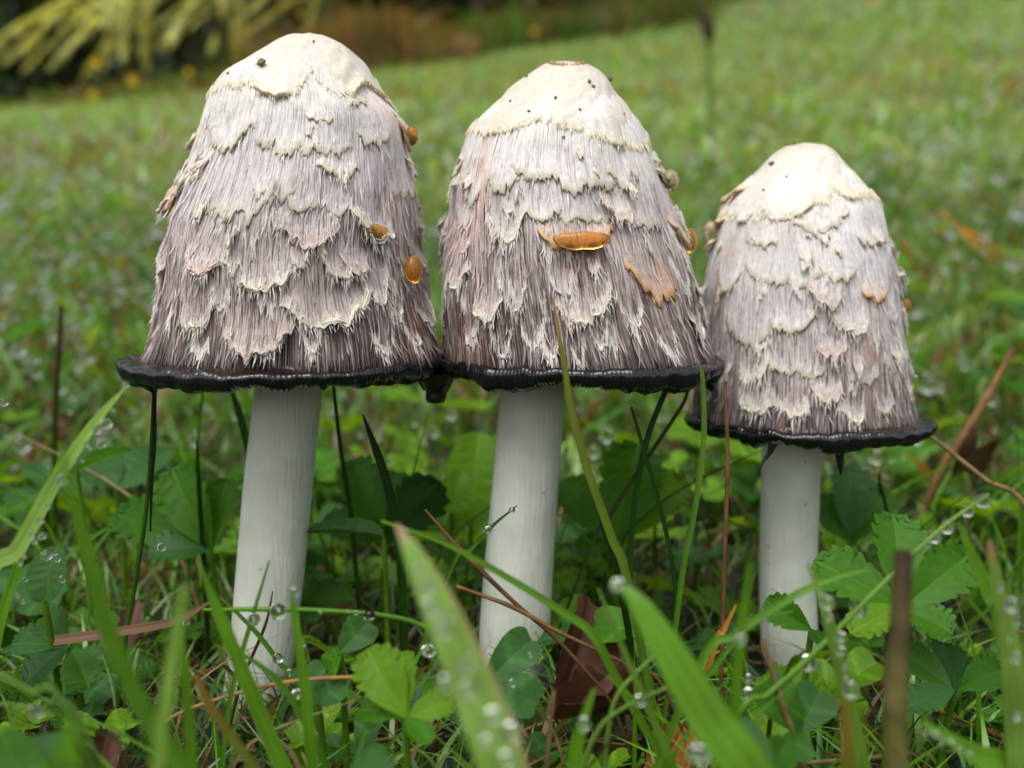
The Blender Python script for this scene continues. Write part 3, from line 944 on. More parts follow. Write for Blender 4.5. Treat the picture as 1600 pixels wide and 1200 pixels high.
# bits of soil on the crowns
def speck(key, px, py, d, label):
    cap = CAPS[key]
    row, th = cap.find(px, py)
    r = np.random.default_rng(int(px))
    B = Builder()
    nu, nv = 9, 6
    t = np.linspace(0.01, math.pi - 0.01, nv)
    a = np.linspace(0, 2 * math.pi, nu, endpoint=False)
    q = 1 + r.uniform(-.6, .6, (nv, nu))
    V = np.stack([np.sin(t)[:, None] * np.cos(a) * q * 1.4, np.sin(t)[:, None] * np.sin(a) * q, np.cos(t)[:, None] * q], -1) * cap.mpp * d / 2 * .65
    B.add(V.reshape(-1, 3), grid_faces(nv, nu, True), np.array([.22, .165, .105]))
    o = link('soil_crumb', B.build('soil_crumb', [M_DEAD]))
    o.location = cap.P(row, th, 0.0006 + cap.mpp * d * 0.2)
    o.rotation_euler = (0, r.uniform(-1, 1), th)
    tag(o, label, 'soil crumb', 'soil crumbs stuck on the caps')


L1 = 'dark crumb of soil stuck on the crown of the tallest mushroom'
L2 = 'dark crumb of soil stuck on the crown of the mushroom standing between two others'
L3 = 'dark crumb of soil stuck on the crown of the smallest mushroom'
for x, y, d in ((412, 105, 15), (361, 118, 6), (330, 140, 4), (490, 70, 4)): speck('a', x, y, d, L1)
for x, y, d in ((952, 128, 14), (918, 132, 7), (826, 124, 6), (905, 176, 5), (868, 157, 5), (828, 178, 5), (880, 217, 5), (925, 140, 6), (838, 105, 4), (972, 182, 4), (800, 162, 4)): speck('b', x, y, d, L2)
for x, y, d in ((1208, 260, 9), (1230, 280, 4), (1228, 227, 6), (1195, 300, 4)): speck('c', x, y, d, L3)
# torn brown collar on top of the middle crown
cap = CAPS['b']
B = Builder()
q = np.linspace(-0.95, 0.95, 40)
ring = np.array([at(886 + 27 * k, 97 + 6 * (1 - k * k) ** .5 + 1.2 * vnoise(k * 6 + 9, 4), -0.0035 * (1 - k * k) ** .5) for k in q])
for dz, c in ((0, (.42, .27, .17)), ):
    tube(B, ring, 0.0005 + 0.00022 * vnoise(q * 11 + 30, 5), 6, np.array(c))
o = link('crown_collar', B.build('crown_collar', [M_DEAD]), MUSH2[0])
o.matrix_basis = Matrix.Translation(-MUSH2[0].location)

# ------------------------------------------------------------------ grass blades
G_BRIGHT = np.array([.10, .245, .014])
G_MID = np.array([.058, .16, .011])
G_DARK = np.array([.017, .055, .007])
G_PALE = np.array([.19, .34, .06])
G_BLUE = np.array([.05, .14, .045])
BROWN = np.array([.13, .065, .025])
STRAW = np.array([.36, .25, .10])
ORANGE = np.array([.42, .19, .035])
RUST = np.array([.13, .05, .028])


def blade_mesh(pts, wid, c0, c1, n=18, across=5, fold=0.35, twist=0.0, taper=0.0, B=None, facing=(0, -0.75, 0.66), tipcol=None, edgecol=None):
    """a leaf of grass through pts (root to tip), folded along its midrib"""
    own = B is None
    B = B or Builder()
    c = spline(pts, n)
    s = np.linspace(0, 1, n)
    T = norm(np.gradient(c, axis=0))
    fc = np.asarray(facing, float)
    S = norm(np.cross(T, fc))
    Nn = np.cross(S, T)
    if twist:
        a = (s * twist)[:, None]
        S, Nn = S * np.cos(a) + Nn * np.sin(a), Nn * np.cos(a) - S * np.sin(a)
    wp = np.interp(s, np.linspace(0, 1, len(wid)), wid) / 2
    u = np.linspace(-1, 1, across)
    V = c[:, None] + S[:, None] * (wp[:, None] * u)[..., None] + Nn[:, None] * (wp[:, None] * fold * np.abs(u))[..., None]
    col = c0 * (1 - s[:, None]) + c1 * s[:, None]
    if tipcol is not None:
        m = np.clip((s - 0.86) / 0.1, 0, 1)[:, None]
        col = col * (1 - m) + np.asarray(tipcol) * m
    stripe = 1 + 0.12 * np.cos(u * math.pi * (across - 1) / 2)
    C = col[:, None] * stripe[None, :, None]
    if edgecol is not None:
        C[:, -1] = 0.3 * C[:, -1] + 0.7 * np.asarray(edgecol)
    B.add(V.reshape(-1, 3), grid_faces(n, across), C.reshape(-1, 3))
    return B


def root_of(P, lean=0.12):
    """carry a path on down to the ground"""
    x, y, z = P
    g = float(ground(x, y))
    return None if z < g + 0.003 else np.array([x, y, g - 0.004])


def blade(px, Y, wpx, label, c0=G_MID, c1=None, group=None, Y1=None, kind='blade', name='blade_of_grass', cat='grass blade', fold=0.35,
          tipcol=None, edgecol=None, foot=True, rootdx=0.0):
    """px: photograph points from root end to tip; Y root depth, Y1 tip depth"""
    Y1 = Y if Y1 is None else Y1
    m = len(px)
    ys = np.linspace(Y, Y1, m)
    pts = [at(x, y, yy) for (x, y), yy in zip(px, ys)]
    k = ((Y + Y1) / 2 - CAM[1]) / FPX
    wid = [wv * k for wv in wpx]
    if foot:
        g = root_of(pts[0])
        if g is not None:
            d = pts[0] - pts[1]
            dz = pts[0][2] - g[2]
            g[0] += np.clip(d[0] / (abs(d[2]) + 1e-6), -0.6, 0.6) * dz * 0.6 + rootdx
            g[2] = float(ground(g[0], g[1])) - 0.004
            pts = [g] + pts
            wid = [wid[0] * 0.8] + wid
    c1 = c0 if c1 is None else c1
    if kind == 'blade':
        B = blade_mesh(pts, wid, c0, c1, n=max(14, 5 * len(pts)), fold=fold, tipcol=tipcol, edgecol=edgecol, across=7 if max(wpx) > 30 else 5)
    else:
        B = Builder()
        n = max(16, 6 * len(pts))
        c = spline(pts, n)
        s = np.linspace(0, 1, n)
        rad = np.interp(s, np.linspace(0, 1, len(wid)), wid) / 2
        col = c0 * (1 - s[:, None]) + c1 * s[:, None]
        if tipcol is not None:
            mm = np.clip((s - 0.8) / 0.12, 0, 1)[:, None]
            col = col * (1 - mm) + np.asarray(tipcol) * mm
        tube(B, c, np.maximum(rad, 1e-5), 7, col)
    o = link(name, B.build(name, [M_DEAD if (c0 is BROWN or c0 is STRAW or c0 is ORANGE or c0 is RUST or name in ('dry_stalk', 'cut_stalk')) else M_BLADE]))
    return tag(o, label, cat, group, 'thing')


# --- the blades one can tell apart in the photograph
blade([(800, 1260), (745, 1090), (692, 965), (650, 875), (620, 820)], -0.108, [80, 76, 62, 36, 5], 'broad pale blade with a reddish edge and many drops leaning before the stems',
      G_PALE * .95, G_PALE, Y1=-0.1, edgecol=(.42, .26, .16), fold=.18, tipcol=(.40, .25, .17))
blade([(1200, 1270), (1110, 1130), (1045, 1020), (998, 945), (965, 910)], -0.10, [80, 74, 58, 34, 8], 'broad plain green blade with a drop on its very tip', G_BRIGHT, G_BRIGHT * 1.1, Y1=-0.092, fold=.2)
blade([(245, 1240), (262, 1090), (279, 970), (290, 912)], -0.115, [24, 22, 20, 12], 'upright narrow pale green blade with a blunt tip', G_PALE * .8, G_PALE, fold=.3)
blade([(330, 1290), (235, 1130), (175, 1000), (142, 880), (112, 770), (96, 700)], -0.105, [30, 30, 28, 24, 15, 3], 'long curved soft green blade arching out to the left of the tallest stem', G_MID, G_BRIGHT * .8, fold=.25)
blade([(-30, 930), (30, 858), (90, 750), (150, 660), (196, 606)], -0.055, [34, 34, 30, 20, 5], 'dew covered pale blade reaching up to the ink rim of the tallest mushroom', G_PALE * .8, G_PALE, fold=.25)
blade([(-5, 1010), (25, 900), (60, 790), (100, 705)], -0.045, [20, 18, 14, 3], 'slim dewy blade beside the dew covered blade under the tallest rim', G_BRIGHT * .8, G_BRIGHT)
blade([(190, 1040), (213, 900), (228, 800), (236, 700), (240, 618)], -0.018, [8, 8, 7, 6, 5], 'thin stalk stained by black ink running down from the rim', G_MID, G_DARK * .5, kind='stem', name='grass_stalk', cat='grass stalk')
blade([(322, 930), (318, 860), (312, 770), (308, 690)], 0.012, [9, 9, 8, 3], 'thin nearly black blade left of the tallest stem', G_DARK * .5, G_DARK * .4)
blade([(300, 800), (308, 720), (313, 655), (318, 606)], 0.02, [7, 6, 5, 4], 'thin upright green blade under the left rim', G_MID, G_MID)
blade([(400, 760), (386, 690), (372, 640), (360, 604)], 0.03, [14, 13, 11, 6], 'dark blade touching the tallest stem under its rim', G_DARK * 1.3, G_DARK)
blade([(552, 840), (545, 780), (532, 700), (521, 600)], 0.008, [8, 8, 7, 5], 'straight dark thin blade right of the tallest stem reaching the rim', G_DARK, G_DARK * .8)
blade([(630, 960), (624, 850), (606, 760), (588, 705), (567, 648)], -0.01, [15, 14, 15, 13, 3], 'dark pointed blade between the two tall stems', G_DARK, G_DARK * .35)
blade([(1045, 1210), (1005, 1135), (962, 1060), (925, 992), (880, 958), (800, 908), (700, 852), (596, 814)], -0.062, [15, 15, 14, 15, 14, 12, 9, 5], 'long bright blade arching across the middle stem', G_BRIGHT * .8, G_BRIGHT * .8, fold=.5)
blade([(960, 1110), (915, 1048), (860, 990), (800, 938), (722, 862), (664, 796)], -0.035, [6, 6, 7, 7, 10, 3], 'brown dry stalk crossing the middle stem steeply', BROWN * .7, BROWN, kind='stem', name='dry_stalk', cat='dry stalk')
blade([(1040, 1080), (985, 1042), (925, 1012), (868, 985), (800, 948), (713, 916)], -0.042, [5, 6, 6, 7, 8, 6], 'brown dry stalk crossing the middle stem at a low slant', BROWN * .7, BROWN * 1.4, kind='stem', name='dry_stalk', cat='dry stalk')
blade([(985, 930), (955, 840), (918, 735), (893, 645), (880, 560), (864, 466)], -0.046, [14, 14, 13, 11, 8, 3], 'blade with a yellow withered upper half standing before the middle cap', G_MID, np.array([.20, .20, .03]), tipcol=(.32, .20, .07))
blade([(972, 930), (945, 830), (922, 745), (905, 680)], -0.04, [12, 11, 8, 2], 'dark blade close beside the yellow tipped blade', G_DARK * .6, G_DARK * .4)
blade([(982, 950), (990, 800), (1010, 690), (1046, 596)], -0.012, [9, 10, 10, 8], 'dark blade leaning right up to the middle rim', G_DARK * 1.1, G_DARK)
blade([(1056, 930), (1040, 830), (1012, 725), (986, 636)], -0.018, [7, 8, 8, 4], 'dark thin blade leaning left across a toothed leaf', G_DARK, G_DARK)
blade([(925, 850), (952, 808), (995, 740), (1062, 640), (1075, 610)], 0.002, [6, 8, 7, 6, 4], 'thin dark blade slanting behind the crossed blades', G_DARK, BROWN * .5)
blade([(1065, 905), (1085, 800), (1099, 690), (1098, 600), (1094, 570)], -0.03, [9, 9, 9, 8, 4], 'thin green blade standing before the left edge of the smallest cap', G_MID, G_PALE * .6)
blade([(1130, 960), (1133, 850), (1137, 720), (1133, 596)], -0.028, [8, 7, 7, 5], 'thin reddish brown stalk before the smallest cap', BROWN, BROWN * 1.1, kind='stem', name='dry_stalk', cat='dry stalk')
blade([(1145, 1135), (1200, 1085), (1262, 1030), (1340, 952), (1420, 872), (1480, 818), (1545, 772)], -0.072, [10, 10, 10, 9, 8, 7, 4], 'arching grass stalk strung with hanging drops', G_BRIGHT, G_PALE, kind='stem', name='grass_stalk', cat='grass stalk', Y1=-0.06)
blade([(1352, 1260), (1332, 1140), (1312, 1050), (1290, 960), (1262, 880)], -0.075, [32, 30, 26, 20, 4], 'bright blade with beads of dew along its edge', G_BRIGHT, G_PALE * .85, fold=.4)
blade([(1402, 1290), (1400, 1080), (1408, 960), (1412, 862)], -0.095, [42, 38, 34, 30], 'thick cut stalk, brown above and yellow green below', np.array([.17, .17, .035]), np.array([.065, .04, .026]), kind='stem', name='cut_stalk', cat='stalk')
blade([(1592, 1290), (1584, 1100), (1572, 990), (1556, 910), (1545, 845)], -0.085, [46, 42, 36, 22, 10], 'pale dewy blade with a brown broken tip beside the cut stalk', G_PALE * .8, G_PALE * .8, tipcol=(.28, .17, .09), fold=.3)
blade([(1568, 1000), (1545, 930), (1522, 880), (1497, 815)], -0.07, [34, 32, 24, 4], 'short broad green blade leaning against the pale dewy blade', G_MID, G_BRIGHT, fold=.3)
blade([(1085, 1055), (1150, 992), (1235, 935), (1300, 905), (1356, 890)], -0.068, [13, 14, 13, 9, 3], 'blade crossing low before the smallest stem', G_BRIGHT * .8, G_BRIGHT * .9)
blade([(1060, 1120), (1110, 1050), (1180, 970), (1240, 955)], -0.052, [8, 9, 8, 3], 'thin blade rising towards the smallest stem', G_MID, G_MID)
blade([(1138, 1260), (1148, 1100), (1158, 980), (1172, 880)], -0.095, [22, 20, 18, 8], 'soft upright green blade left of the smallest stem', G_BRIGHT * .8, G_BRIGHT * .8)
blade([(745, 1110), (715, 1020), (660, 978), (600, 962), (520, 955), (430, 952), (318, 953)], -0.05, [9, 9, 9, 9, 9, 9, 6], 'level green stalk with drops lying across the tallest stem', G_MID, G_BRIGHT, kind='stem', name='grass_stalk', cat='grass stalk')
blade([(350, 1170), (365, 1070), (392, 975), (421, 876)], -0.055, [9, 9, 8, 3], 'thin upright blade crossing the foot of the tallest stem', G_MID, G_BRIGHT * .8)
blade([(470, 1075), (440, 1040), (400, 988), (343, 932)], -0.046, [8, 8, 8, 4], 'thin slanting blade with drops at the tallest stem', G_MID, G_BRIGHT * .7)
blade([(372, 1080), (392, 1030), (415, 975), (426, 924)], -0.04, [6, 6, 5, 2], 'thin dark brown stalk on the foot of the tallest stem', BROWN * .4, BROWN * .3, kind='stem', name='dry_stalk', cat='dry stalk')
blade([(470, 1270), (425, 1160), (378, 1045), (345, 965), (308, 872)], -0.072, [28, 26, 24, 20, 4], 'broad bright blade crossing the foot of the tallest stem', G_BRIGHT * .9, G_BRIGHT)
blade([(492, 1260), (480, 1100), (468, 1010), (455, 920)], -0.072, [20, 19, 15, 7], 'upright green blade with a drop at its tip at the tallest stem', G_BRIGHT * .8, G_BRIGHT)
blade([(430, 1260), (360, 1150), (330, 1105), (305, 1055)], -0.082, [17, 16, 15, 8], 'withered brown tipped blade before the tallest stem', G_MID, np.array([.22, .13, .03]))
blade([(530, 1250), (482, 1140), (432, 1062), (358, 1008)], -0.065, [12, 11, 10, 4], 'bent green blade at the foot of the tallest stem', G_MID, G_MID)
blade([(640, 1058), (560, 1058), (470, 1063), (390, 1078), (290, 1110), (250, 1135)], -0.052, [6, 7, 7, 7, 6, 4], 'orange dry stalk lying across the foot of the tallest stem', ORANGE * .8, STRAW * .7, kind='stem', name='dry_stalk', cat='dry stalk', foot=False)
blade([(85, 1002), (170, 990), (270, 972), (330, 940)], -0.035, [17, 17, 15, 5], 'flat pinkish brown dry blade lying left of the tallest stem', np.array([.17, .10, .065]), np.array([.16, .09, .045]), foot=False)
blade([(115, 1130), (50, 1082), (-20, 1045)], -0.09, [12, 12, 9], 'green stalk running up to the left edge of the grass', G_MID, G_PALE * .8, kind='stem', name='grass_stalk', cat='grass stalk')
blade([(130, 1135), (60, 1108), (-20, 1098)], -0.085, [7, 7, 6], 'thin yellowish stalk with one hanging drop', G_PALE * .6, G_PALE * .6, kind='stem', name='grass_stalk', cat='grass stalk')
blade([(100, 1290), (106, 1200), (112, 1120)], -0.125, [66, 52, 8], 'short blurred broad blade tip close to the ground', G_BRIGHT, G_BRIGHT, fold=.15)
blade([(305, 1260), (297, 1150), (290, 1050), (282, 980)], -0.088, [20, 19, 16, 6], 'narrow green blade beside the blunt pale blade', G_BRIGHT * .7, G_BRIGHT * .8)
blade([(1070, 1250), (1020, 1125), (982, 1035), (934, 918)], -0.078, [14, 13, 11, 4], 'straight blade with a hanging drop before the brown leaves', G_BRIGHT * .8, G_PALE * .7)
blade([(940, 1260), (950, 1150), (966, 1085), (1022, 1024)], -0.07, [9, 9, 8, 6], 'pale bent stalk above the brown leaves', G_PALE * .7, G_PALE * .8, kind='stem', name='grass_stalk', cat='grass stalk')
blade([(900, 1240), (930, 1150), (965, 1112), (1042, 1074)], -0.074, [9, 9, 8, 6], 'pale stalk forking away above the brown leaves', G_PALE * .7, G_PALE * .7, kind='stem', name='grass_stalk', cat='grass stalk')
blade([(893, 1260), (902, 1160), (928, 1076)], -0.085, [26, 22, 6], 'short bright blade in front of the brown leaves', G_BRIGHT, G_BRIGHT * 1.1)
blade([(852, 1240), (860, 1140), (866, 1080)], -0.075, [7, 6, 5], 'thin brown stalk standing before the brown leaves', BROWN, STRAW * .7, kind='stem', name='dry_stalk', cat='dry stalk')
blade([(1470, 735), (1500, 690), (1545, 615), (1582, 548)], 0.10, [13, 14, 12, 8], 'thick brown stalk slanting up beyond the smallest mushroom', BROWN * 1.6, BROWN * 1.8, kind='stem', name='dry_stalk', cat='dry stalk')
blade([(1610, 805), (1540, 750), (1490, 710), (1438, 668)], 0.02, [8, 8, 7, 4], 'thin straw stalk slanting down from the smallest rim', STRAW * .6, STRAW * .7, kind='stem', name='dry_stalk', cat='dry stalk')
blade([(1112, 1025), (1130, 985), (1150, 945)], -0.045, [10, 10, 3], 'short orange blade left of the smallest stem', ORANGE * .8, ORANGE)
blade([(1322, 1260), (1322, 1160), (1316, 1090)], -0.10, [28, 24, 8], 'short blade with a brown withered tip beside the beaded blade', G_MID, np.array([.2, .11, .03]))
blade([(1600, 1235), (1520, 1180), (1440, 1128)], -0.085, [42, 38, 8], 'broad blade sprinkled with fine dew lying at the foot of the cut stalk', G_BRIGHT * .8, G_BRIGHT)
blade([(1255, 1200), (1225, 1105), (1192, 1000)], -0.062, [11, 11, 7], 'brown stalk leaning at the smallest stem', np.array([.2, .13, .05]), STRAW * .6, kind='stem', name='dry_stalk', cat='dry stalk')
blade([(85, 690), (89, 590), (96, 478)], 0.09, [10, 9, 6], 'dark blurred upright stalk in the grass beyond the tallest mushroom', G_DARK, BROWN * .6, kind='stem', name='grass_stalk', cat='grass stalk')
blade([(1385, 800), (1376, 770), (1372, 738)], 0.04, [6, 8, 3], 'short black blade under the smallest rim', G_DARK * .3, G_DARK * .2)
blade([(1440, 700), (1340, 560), (1290, 480), (1276, 300)], 0.5, [6, 6, 5, 2], 'faint tall blade in the lawn behind the smallest mushroom', G_PALE * .5, G_PALE * .6)
blade([(1560, 420), (1520, 380), (1468, 330)], 0.55, [14, 13, 4], 'yellow orange withered blade in the lawn beyond the smallest mushroom', ORANGE, ORANGE * .9)
blade([(1560, 400), (1530, 370), (1500, 360), (1462, 362)], 0.56, [12, 12, 9, 4], 'shorter yellow orange withered blade beside its longer twin in the lawn', ORANGE * .9, ORANGE)
SEED = blade([(1110, 130), (1108, 80), (1104, 50)], 1.3, [6, 6, 5], 'thin stem carrying a brown seed head on the hill', G_MID, G_MID, kind='stem', name='seed_stalk', cat='grass stalk')
B = Builder()
tube(B, np.array([at(1110, 70, 1.3), at(1108, 55, 1.3), at(1105, 38, 1.3), at(1102, 20, 1.3), at(1101, 10, 1.3)]), np.array([.002, .009, .010, .007, .001]), 8, np.array([.06, .045, .02]))
link('seed_head', B.build('seed_head', [M_FAR]), SEED)

blade([(700, 900), (735, 860), (770, 822), (808, 790)], -0.027, [7, 7, 6, 2], 'thin blade with two drops slanting up before the middle stem', G_MID, G_DARK)
# --- more blades of the same kinds, placed in the sward round the stems
NEAR = 'grass blades standing round the mushrooms'
cnt = 0
tries = 0
R2 = np.random.default_rng(5)
while cnt < 238 and tries < 6000:
    tries += 1
    y = R2.uniform(-0.085, 0.14)
    dep = y + 0.2
    x = R2.uniform(-0.62, 0.62) * dep
    h = R2.uniform(0.018, 0.062)
    lean = R2.normal(0, 0.55)
    lean_y = R2.normal(0, 0.3)
    g0 = np.array([x, y, float(ground(x, y)) - 0.003])
    tip = g0 + np.array([lean * h, lean_y * h, h])
    tx, ty = proj(tip)
    if y < 0.02 and ty < 900 + R2.uniform(0, 130): continue
    if ty < 640 or ty > 1185: continue
    if y < -0.05 and 330 < tx < 480 and ty < 1080: continue
    mid = g0 + np.array([lean * h * .25, lean_y * h * .25, h * .6])
    wd = R2.uniform(0.0005, 0.0014) if y > -0.05 else R2.uniform(0.0004, 0.0009)
    k = R2.random()
    c = G_BRIGHT if k < .35 else G_MID if k < .7 else G_DARK if k < .88 else G_PALE * .7
    dry = R2.random() < 0.08
    if dry: c = STRAW * .6
    Bb = blade_mesh([g0, mid, tip], [wd * .8, wd, wd * .6, wd * .08], c * R2.uniform(.8, 1.1), c * R2.uniform(.9, 1.3), n=10, across=3, twist=R2.normal(0, .5))
    o = link('blade_of_grass', Bb.build('blade_of_grass', [M_DEAD if dry else M_BLADE]))
    zone = ('left of the tallest stem' if x < -0.06 else 'between the tallest and the middle stem' if x < -0.002 else
            'between the middle and the smallest stem' if x < 0.06 else 'beyond the smallest stem')
    shade = 'straw coloured' if dry else 'bright green' if c is G_BRIGHT else 'mid green' if c is G_MID else 'dark green' if c is G_DARK else 'pale green'
    size = 'tall' if h > .047 else 'short' if h < .03 else 'middling'
    way = 'leaning left' if lean < -.3 else 'leaning right' if lean > .3 else 'nearly upright'
    tag(o, '%s %s blade of plain grass, %s, %s' % (size, shade, way, zone), 'grass blade', NEAR, 'thing')
    cnt += 1

# ------------------------------------------------------------------ leaves
def half_outline(kind, n, r):
    """right edge of a leaf, stalk end to tip: x, y arrays"""
    a = np.linspace(0, math.pi, n)
    v = (1 - np.cos(a)) / 2
    s = np.sin(a)
    if kind == 'cinquefoil':      # wedge that widens to a rounded, deeply toothed end
        x = (s ** 0.9) * (0.16 + 0.95 * v ** 0.9) * 0.50
        y = v.copy()
        arc = np.concatenate([[0], np.cumsum(np.hypot(np.diff(x), np.diff(y)))])
        arc /= arc[-1]
        ph = np.clip((arc - .36) / .64, 0, 1) * 5.5
        tooth = np.abs(np.sin(ph * math.pi)) ** .6
        amt = np.clip((arc - .36) / .06, 0, 1) * 0.26
        k = 1 - amt * (1 - tooth)
        return x * k, .45 + (y - .45) * k
    if kind == 'clover':
        return (s ** 0.8) * (0.34 + 0.5 * v) * 0.62, v - 0.09 * np.exp(-((a - math.pi) / 0.28) ** 2)
    if kind == 'lobed':
        k = 1 - 0.22 * (1 - np.abs(np.sin(a * 4.5))) + r.normal(0, .02, n)
        return s ** .9 * .5 * (1 - .25 * v) * k, .5 + (v - .5) * (.6 + .4 * k)
    return s ** .8 * (0.42 + .1 * (1 - v)) * (1 + .03 * np.sin(a * 23)), v


def leaf_mesh(kind, seed, c0, c1, droop=0.18, cup=0.25, n=56, mat=None):
    """unit leaf: stalk end at the origin, tip at +Y, upper side +Z; midrib crease and side veins"""
    r = np.random.default_rng(seed)
    ex, ey = half_outline(kind, n, r)
    my = (1 - np.cos(np.linspace(0, math.pi, n))) / 2 * ey[-1]
    us = np.array([-1, -.93, -.72, -.45, -.2, -.06, 0, .06, .2, .45, .72, .93, 1])
    au = np.abs(us)
    x = us[None] * ex[:, None]
    y = my[:, None] * (1 - au[None]) + ey[:, None] * au[None]
    wx = np.abs(x)
    z = cup * wx ** 1.2 - droop * (y - .15) ** 2 * np.sign(y - .15)
    vein = np.cos((y - wx * 1.1) * 40) * np.clip(wx * 7, 0, 1)
    z = z + 0.009 * vein + 0.02 * np.sin(x * 8 + seed) * np.sin(y * 6 + seed * 2) - 0.012 * np.exp(-(wx / .03) ** 2)
    if kind == 'lobed':
        z = z + .10 * np.sin(y * 9 + seed) * wx + .05 * np.sin(x * 14 + seed * 3)
    rib = np.exp(-(wx / .018) ** 2)[..., None]
    C = c0 * (1 - rib) + c1 * rib
    C = C * (1 - 0.10 * vein[..., None])
    if kind == 'clover':
        C = C * (1 + 0.45 * np.exp(-((y - .45 - wx * .5) / .07) ** 2)[..., None])
    C = C * (1 + .18 * (vnoise(y * 5 + seed, seed) * vnoise(x * 6 + 30, seed + 1))[..., None])
    C[:, [0, -1]] *= np.array([1.2, 1.05, .9])
    V = np.stack([x, y, z], -1)
    return mesh('leaflet', V.reshape(-1, 3), grid_faces(n, len(us)), C.reshape(-1, 3), True, [mat or M_LEAF])


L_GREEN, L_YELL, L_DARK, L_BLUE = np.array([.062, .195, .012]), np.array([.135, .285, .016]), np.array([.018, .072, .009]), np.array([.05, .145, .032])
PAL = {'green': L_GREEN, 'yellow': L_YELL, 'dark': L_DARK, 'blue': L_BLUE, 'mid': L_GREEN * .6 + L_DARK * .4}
LEAF = {}
for cn, cv in PAL.items():
    for kd in ('cinquefoil', 'clover', 'round'):
        LEAF[kd, cn] = [leaf_mesh(kd, 10 + i, cv, cv * np.array([1.25, 1.15, 1.2]), droop=(.12, .26)[i], cup=(.35, .2)[i]) for i in range(2)]


def frame(base, tip, width, nrm):
    base, tip = np.asarray(base, float), np.asarray(tip, float)
    y = tip - base
    L = np.linalg.norm(y)
    y = y / L
    x = norm(np.cross(y, np.asarray(nrm, float)))
    z = np.cross(x, y)
    M = Matrix.Identity(4)
    for i in range(3):
        M[i][0], M[i][1], M[i][2], M[i][3] = x[i] * width, y[i] * L, z[i] * L, base[i]
    return M


def plant(kind, hub, leaves, Y, colour, label, cat, name, group=None, foot_dx=0.0):
    """hub and leaf tips as photograph points; each leaf is (tip x, tip y, width px, depth step, upward share of its face)"""
    h = at(hub[0], hub[1], Y)
    g = np.array([h[0] + foot_dx, Y + 0.004, 0])
    g[2] = float(ground(g[0], g[1]))
    if h[2] < g[2] + 0.001: h[2] = g[2] + 0.001
    root = empty(name, g)
    tag(root, label, cat, group)
    k = (Y - CAM[1]) / FPX
    for i, (x, y, wp, dY, up) in enumerate(leaves):
        t = at(x, y, Y + dY)
        t[2] = max(t[2], float(ground(t[0], t[1])) + 0.0015)
        cn = colour if isinstance(colour, str) else colour[i % len(colour)]
        wd = {'cinquefoil': .98, 'clover': 1.2, 'round': .9}[kind]
        o = link('leaflet', LEAF[kind, cn][i % 2], root)
        o.matrix_basis = Matrix.Translation(-Vector(g)) @ frame(h, t, wp * k * wd, (0.0, -(1 - up), up))
    B = Builder()
    c = spline([g - np.array([0, 0, .002]), (g * .55 + h * .45) + np.array([0, .001, .001]), h], 8) - g
    tube(B, c, [.0009, .0008, .0007, .0007, .0006, .0006, .0006, .0006], 6, PAL['yellow'] * .7)
    link('leaf_stalk', B.build('leaf_stalk', [M_BLADE]), root)
    return root


plant('cinquefoil', (634, 1122), [(572, 1012, 118, .004, .35), (548, 1098, 74, .006, .5), (706, 1092, 72, .002, .5), (668, 1150, 56, -.006, .6), (628, 1012, 66, .008, .2)],
      -0.070, ('yellow', 'green', 'yellow', 'green', 'yellow'), 'bright yellow green five fingered leaf with toothed lobes at the bottom of the grass', 'leaf plant', 'cinquefoil_plant')
plant('cinquefoil', (1408, 950), [(1400, 795, 124, .01, .3), (1280, 868, 120, .004, .4), (1520, 862, 120, .004, .4), (1336, 975, 84, -.006, .6), (1490, 985, 96, -.006, .6)],
      -0.042, ('green', 'green', 'green', 'yellow', 'green'), 'large five fingered toothed leaf spread behind the cut stalk', 'leaf plant', 'cinquefoil_plant')
plant('cinquefoil', (330, 860), [(262, 728, 120, .006, .25), (168, 788, 110, .004, .45), (352, 742, 90, .01, .2), (232, 850, 90, -.004, .6)],
      0.012, ('green', 'mid', 'green', 'blue'), 'toothed leaf spread left of the tallest stem', 'leaf plant', 'cinquefoil_plant')
plant('cinquefoil', (600, 850), [(548, 712, 104, .012, .2), (682, 752, 120, .0, .25), (620, 730, 100, .014, .2), (500, 800, 80, .006, .5)],
      0.022, ('green', 'dark', 'green', 'mid'), 'large toothed leaf between the two tall stems', 'leaf plant', 'cinquefoil_plant')
plant('cinquefoil', (958, 850), [(1000, 688, 150, .010, .2), (882, 742, 100, .008, .3), (1078, 742, 90, .012, .3), (900, 850, 70, .0, .6)],
      0.028, ('green', 'green', 'yellow', 'mid'), 'large toothed leaf right of the middle stem behind crossed blades', 'leaf plant', 'cinquefoil_plant')
plant('cinquefoil', (1268, 985), [(1196, 938, 74, .002, .1), (1290, 1000, 50, -.006, .5)], -0.026, ('green', 'mid'), 'small round toothed leaf lying across the foot of the smallest stem', 'leaf plant', 'cinquefoil_plant')
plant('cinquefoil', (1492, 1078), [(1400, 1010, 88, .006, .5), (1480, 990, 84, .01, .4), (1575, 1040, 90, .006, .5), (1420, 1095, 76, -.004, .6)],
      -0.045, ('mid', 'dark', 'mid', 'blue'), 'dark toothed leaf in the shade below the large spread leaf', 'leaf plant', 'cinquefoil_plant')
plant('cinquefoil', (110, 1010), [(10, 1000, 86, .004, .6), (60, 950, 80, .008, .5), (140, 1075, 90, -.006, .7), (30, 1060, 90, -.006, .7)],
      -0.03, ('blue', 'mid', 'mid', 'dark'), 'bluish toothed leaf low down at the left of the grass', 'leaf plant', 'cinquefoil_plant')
plant('cinquefoil', (1330, 850), [(1330, 722, 100, .01, .3), (1280, 770, 90, .006, .4), (1392, 760, 70, .012, .3)],
      0.042, ('blue', 'mid', 'mid'), 'bluish toothed leaf just right of the smallest stem', 'leaf plant', 'cinquefoil_plant')
